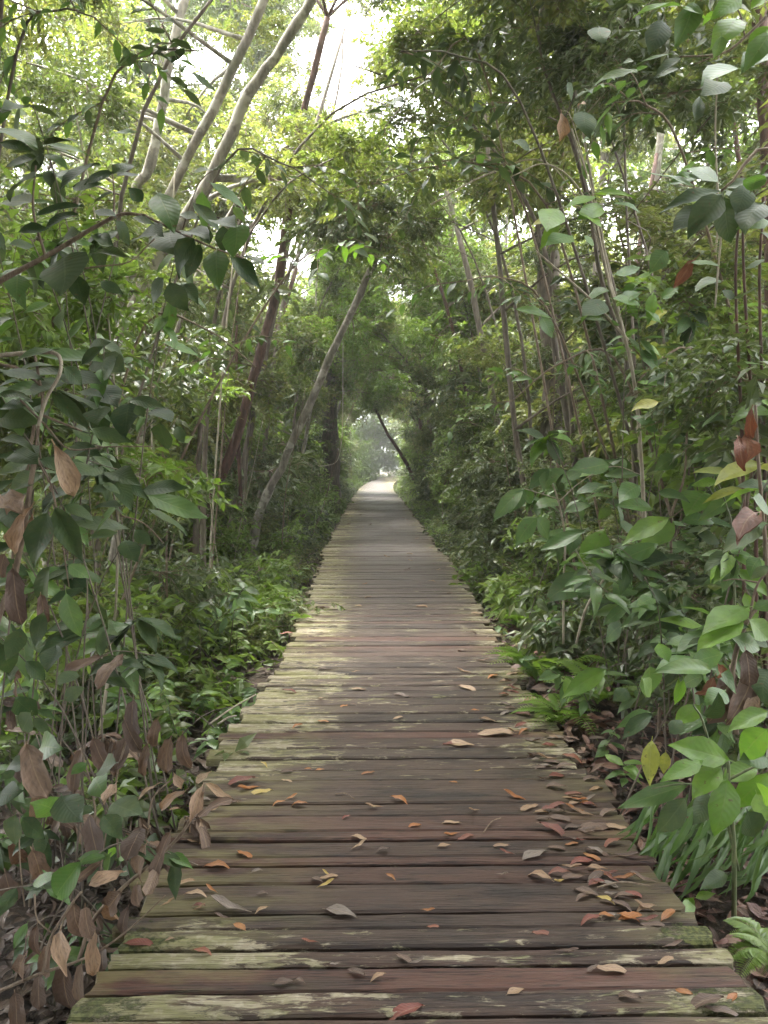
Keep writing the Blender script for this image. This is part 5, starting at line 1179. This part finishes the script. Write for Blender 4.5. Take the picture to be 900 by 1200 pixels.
for _ in range(50):
    y = R.uniform(4.5, 22); x = R.choice([-1, 1]) * .9 * R.random() ** .5
    q = pix((path_x(y) + x, y, 0)); FL.append((q[0], q[1], 900 * R.uniform(.05, .11) / y, R.choice(['tan', 'brown', 'orange', 'grey', 'tan', 'brown', 'red'])))
for _ in range(26): FL.append((R.uniform(190, 700), 890 + 300 * R.random(), R.uniform(12, 22), R.choice(['tan', 'orange', 'tan', 'brown', 'red', 'grey'])))
for _ in range(54):
    t = R.random() ** .8; x = 598 + 165 * t + R.gauss(-8 - 10 * t, 12 + 14 * t); y = 792 + 300 * t
    q = deck_point(x, y)
    if q.x - path_x(q.y) < .89: FL.append((x, y, R.uniform(13, 20) * (.75 + .6 * t), R.choice(['brown', 'red', 'brown', 'tan', 'red', 'brown', 'orange', 'grey'])))
near_edges = [a for a, b, *_ in plan[FIRST:]]
def plank_no(y):
    k = 0
    for i, e in enumerate(near_edges):
        if y >= e: k = i
    return k + 1
def where(x, y):
    u = (x - path_x(y)) / HALF
    return ("at the left end" if u < -.8 else "near the left edge" if u < -.55 else "left of the middle" if u < -.18 else "at the middle" if u < .18 else "right of the middle" if u < .55 else "near the right edge" if u < .8 else "at the right end")
used = {}
for (px, py, ln, col) in FL:
    p = deck_point(px, py); L = max(.03, ln / 900 * p.y * 1.28); k = R.randrange(5)
    a = R.uniform(-.7, .7) + (math.pi if R.random() < .5 else 0)
    M = Matrix.Translation(p + Vector((0, 0, .006 + (.03 if k == 4 else .002) * L * 3))) @ Matrix.Rotation(a, 4, 'Z') @ Matrix.Rotation(-math.pi / 2, 4, 'Z') @ Matrix.Rotation(R.uniform(-.12, .12), 4, 'Y') @ Matrix.Rotation(R.uniform(-.06, .14), 4, 'X') @ Matrix.Diagonal((L, L, L, 1)) @ Matrix.Translation((0, -.5, 0))
    form = ["flat", "curled", "rolled", "narrow", "cupped"][k]
    size = "large" if L > .12 else "small" if L < .065 else "medium"
    n_ = plank_no(p.y)
    lab = f"{size} {form} {col} leaf on the {ordinal(n_)} visible plank {where(p.x, p.y)}"
    if lab in used: lab += ', tip ' + ('right' if math.cos(a) > 0 else 'left')
    if lab in used: continue
    used[lab] = 1
    o = inst("fallen_leaf", FALLV[col][k], M)
    tag(o, lab, "leaf", "fallen leaves on the boardwalk")
for lb, a, b, r in [("pale stick lying across the reddish litter at the right edge of the boardwalk", P(652, 864, 4.4), P(700, 838, 4.6), .006),
                    ("thin dark twig on the boardwalk between two orange leaves", deck_point(393, 932), deck_point(416, 938), .003),
                    ("dark bent twig on the planks right of the middle", deck_point(566, 978), deck_point(587, 960), .003),
                    ("long dark twig lying along a plank near the right edge", deck_point(700, 1042), deck_point(762, 1040), .004),
                    ("pale stick in the left undergrowth by the boardwalk", P(245, 850, 4.3), P(300, 815, 4.6), .006),
                    ("pale broken stick leaning at the left edge of the planks", P(255, 850, 4.2), P(277, 840, 4.2), .007)]:
    m_ = a.lerp(b, .5) + Vector((0, .02, .012)); mb = MB(); q = spline([a + Vector((0, 0, .006)), m_, b + Vector((0, 0, .006))], 3); mb.tube(q, taper(len(q), r, r * .6), 5)
    tag(link(bpy.data.objects.new("twig", mb.build("twig", M_TWIGPALE if 'pale' in lb else M_TWIG))), lb, "twig")

# a thin crown half veiling the opening in the canopy
bs = [(P(x, y, d), k) for x, y, d, k in [(358, 128, 15, .6), (438, 128, 16, .65), (400, 148, 15.5, .6), (452, 62, 17, .6), (372, 30, 16, .55), (425, 5, 17, .55), (350, 75, 16, .5)]]
b0 = ground_at(P(300, 620, 16)); tp = P(395, 110, 16)
tree("forest_tree", "thin twiggy tree half veiling the bright gap in the canopy", "tree", None, [b0, b0.lerp(tp, .5) + Vector((-.3, 0, .3)), tp, tp + Vector((.1, 0, 1.6))], .05, .012, M_BARKBROWN, bs, ['tiny', 'pale'], sides=6)

# ------------------------------------------------------------------ thin haze added to imitate lens glare and lift the darks
HZ = 0.0021
bx0, bx1 = Vector((-125, -35, -2.2)), Vector((125, 145, 26))
hv = [(x, y, z) for z in (bx0.z, bx1.z) for y in (bx0.y, bx1.y) for x in (bx0.x, bx1.x)]
me = bpy.data.meshes.new("haze"); me.from_pydata(hv, [], [(0, 2, 3, 1), (4, 5, 7, 6), (0, 1, 5, 4), (2, 6, 7, 3), (0, 4, 6, 2), (1, 3, 7, 5)])
hm = bpy.data.materials.new("haze"); hm.use_nodes = True; hm.node_tree.nodes.clear()
ho = hm.node_tree.nodes.new('ShaderNodeOutputMaterial'); pv = hm.node_tree.nodes.new('ShaderNodeVolumePrincipled')
pv.inputs['Density'].default_value = HZ; pv.inputs['Color'].default_value = (.93, .95, .94, 1); pv.inputs['Anisotropy'].default_value = 0.35
hm.node_tree.links.new(pv.outputs[0], ho.inputs['Volume']); me.materials.append(hm)
tag(link(bpy.data.objects.new("haze", me)), kind='stuff')
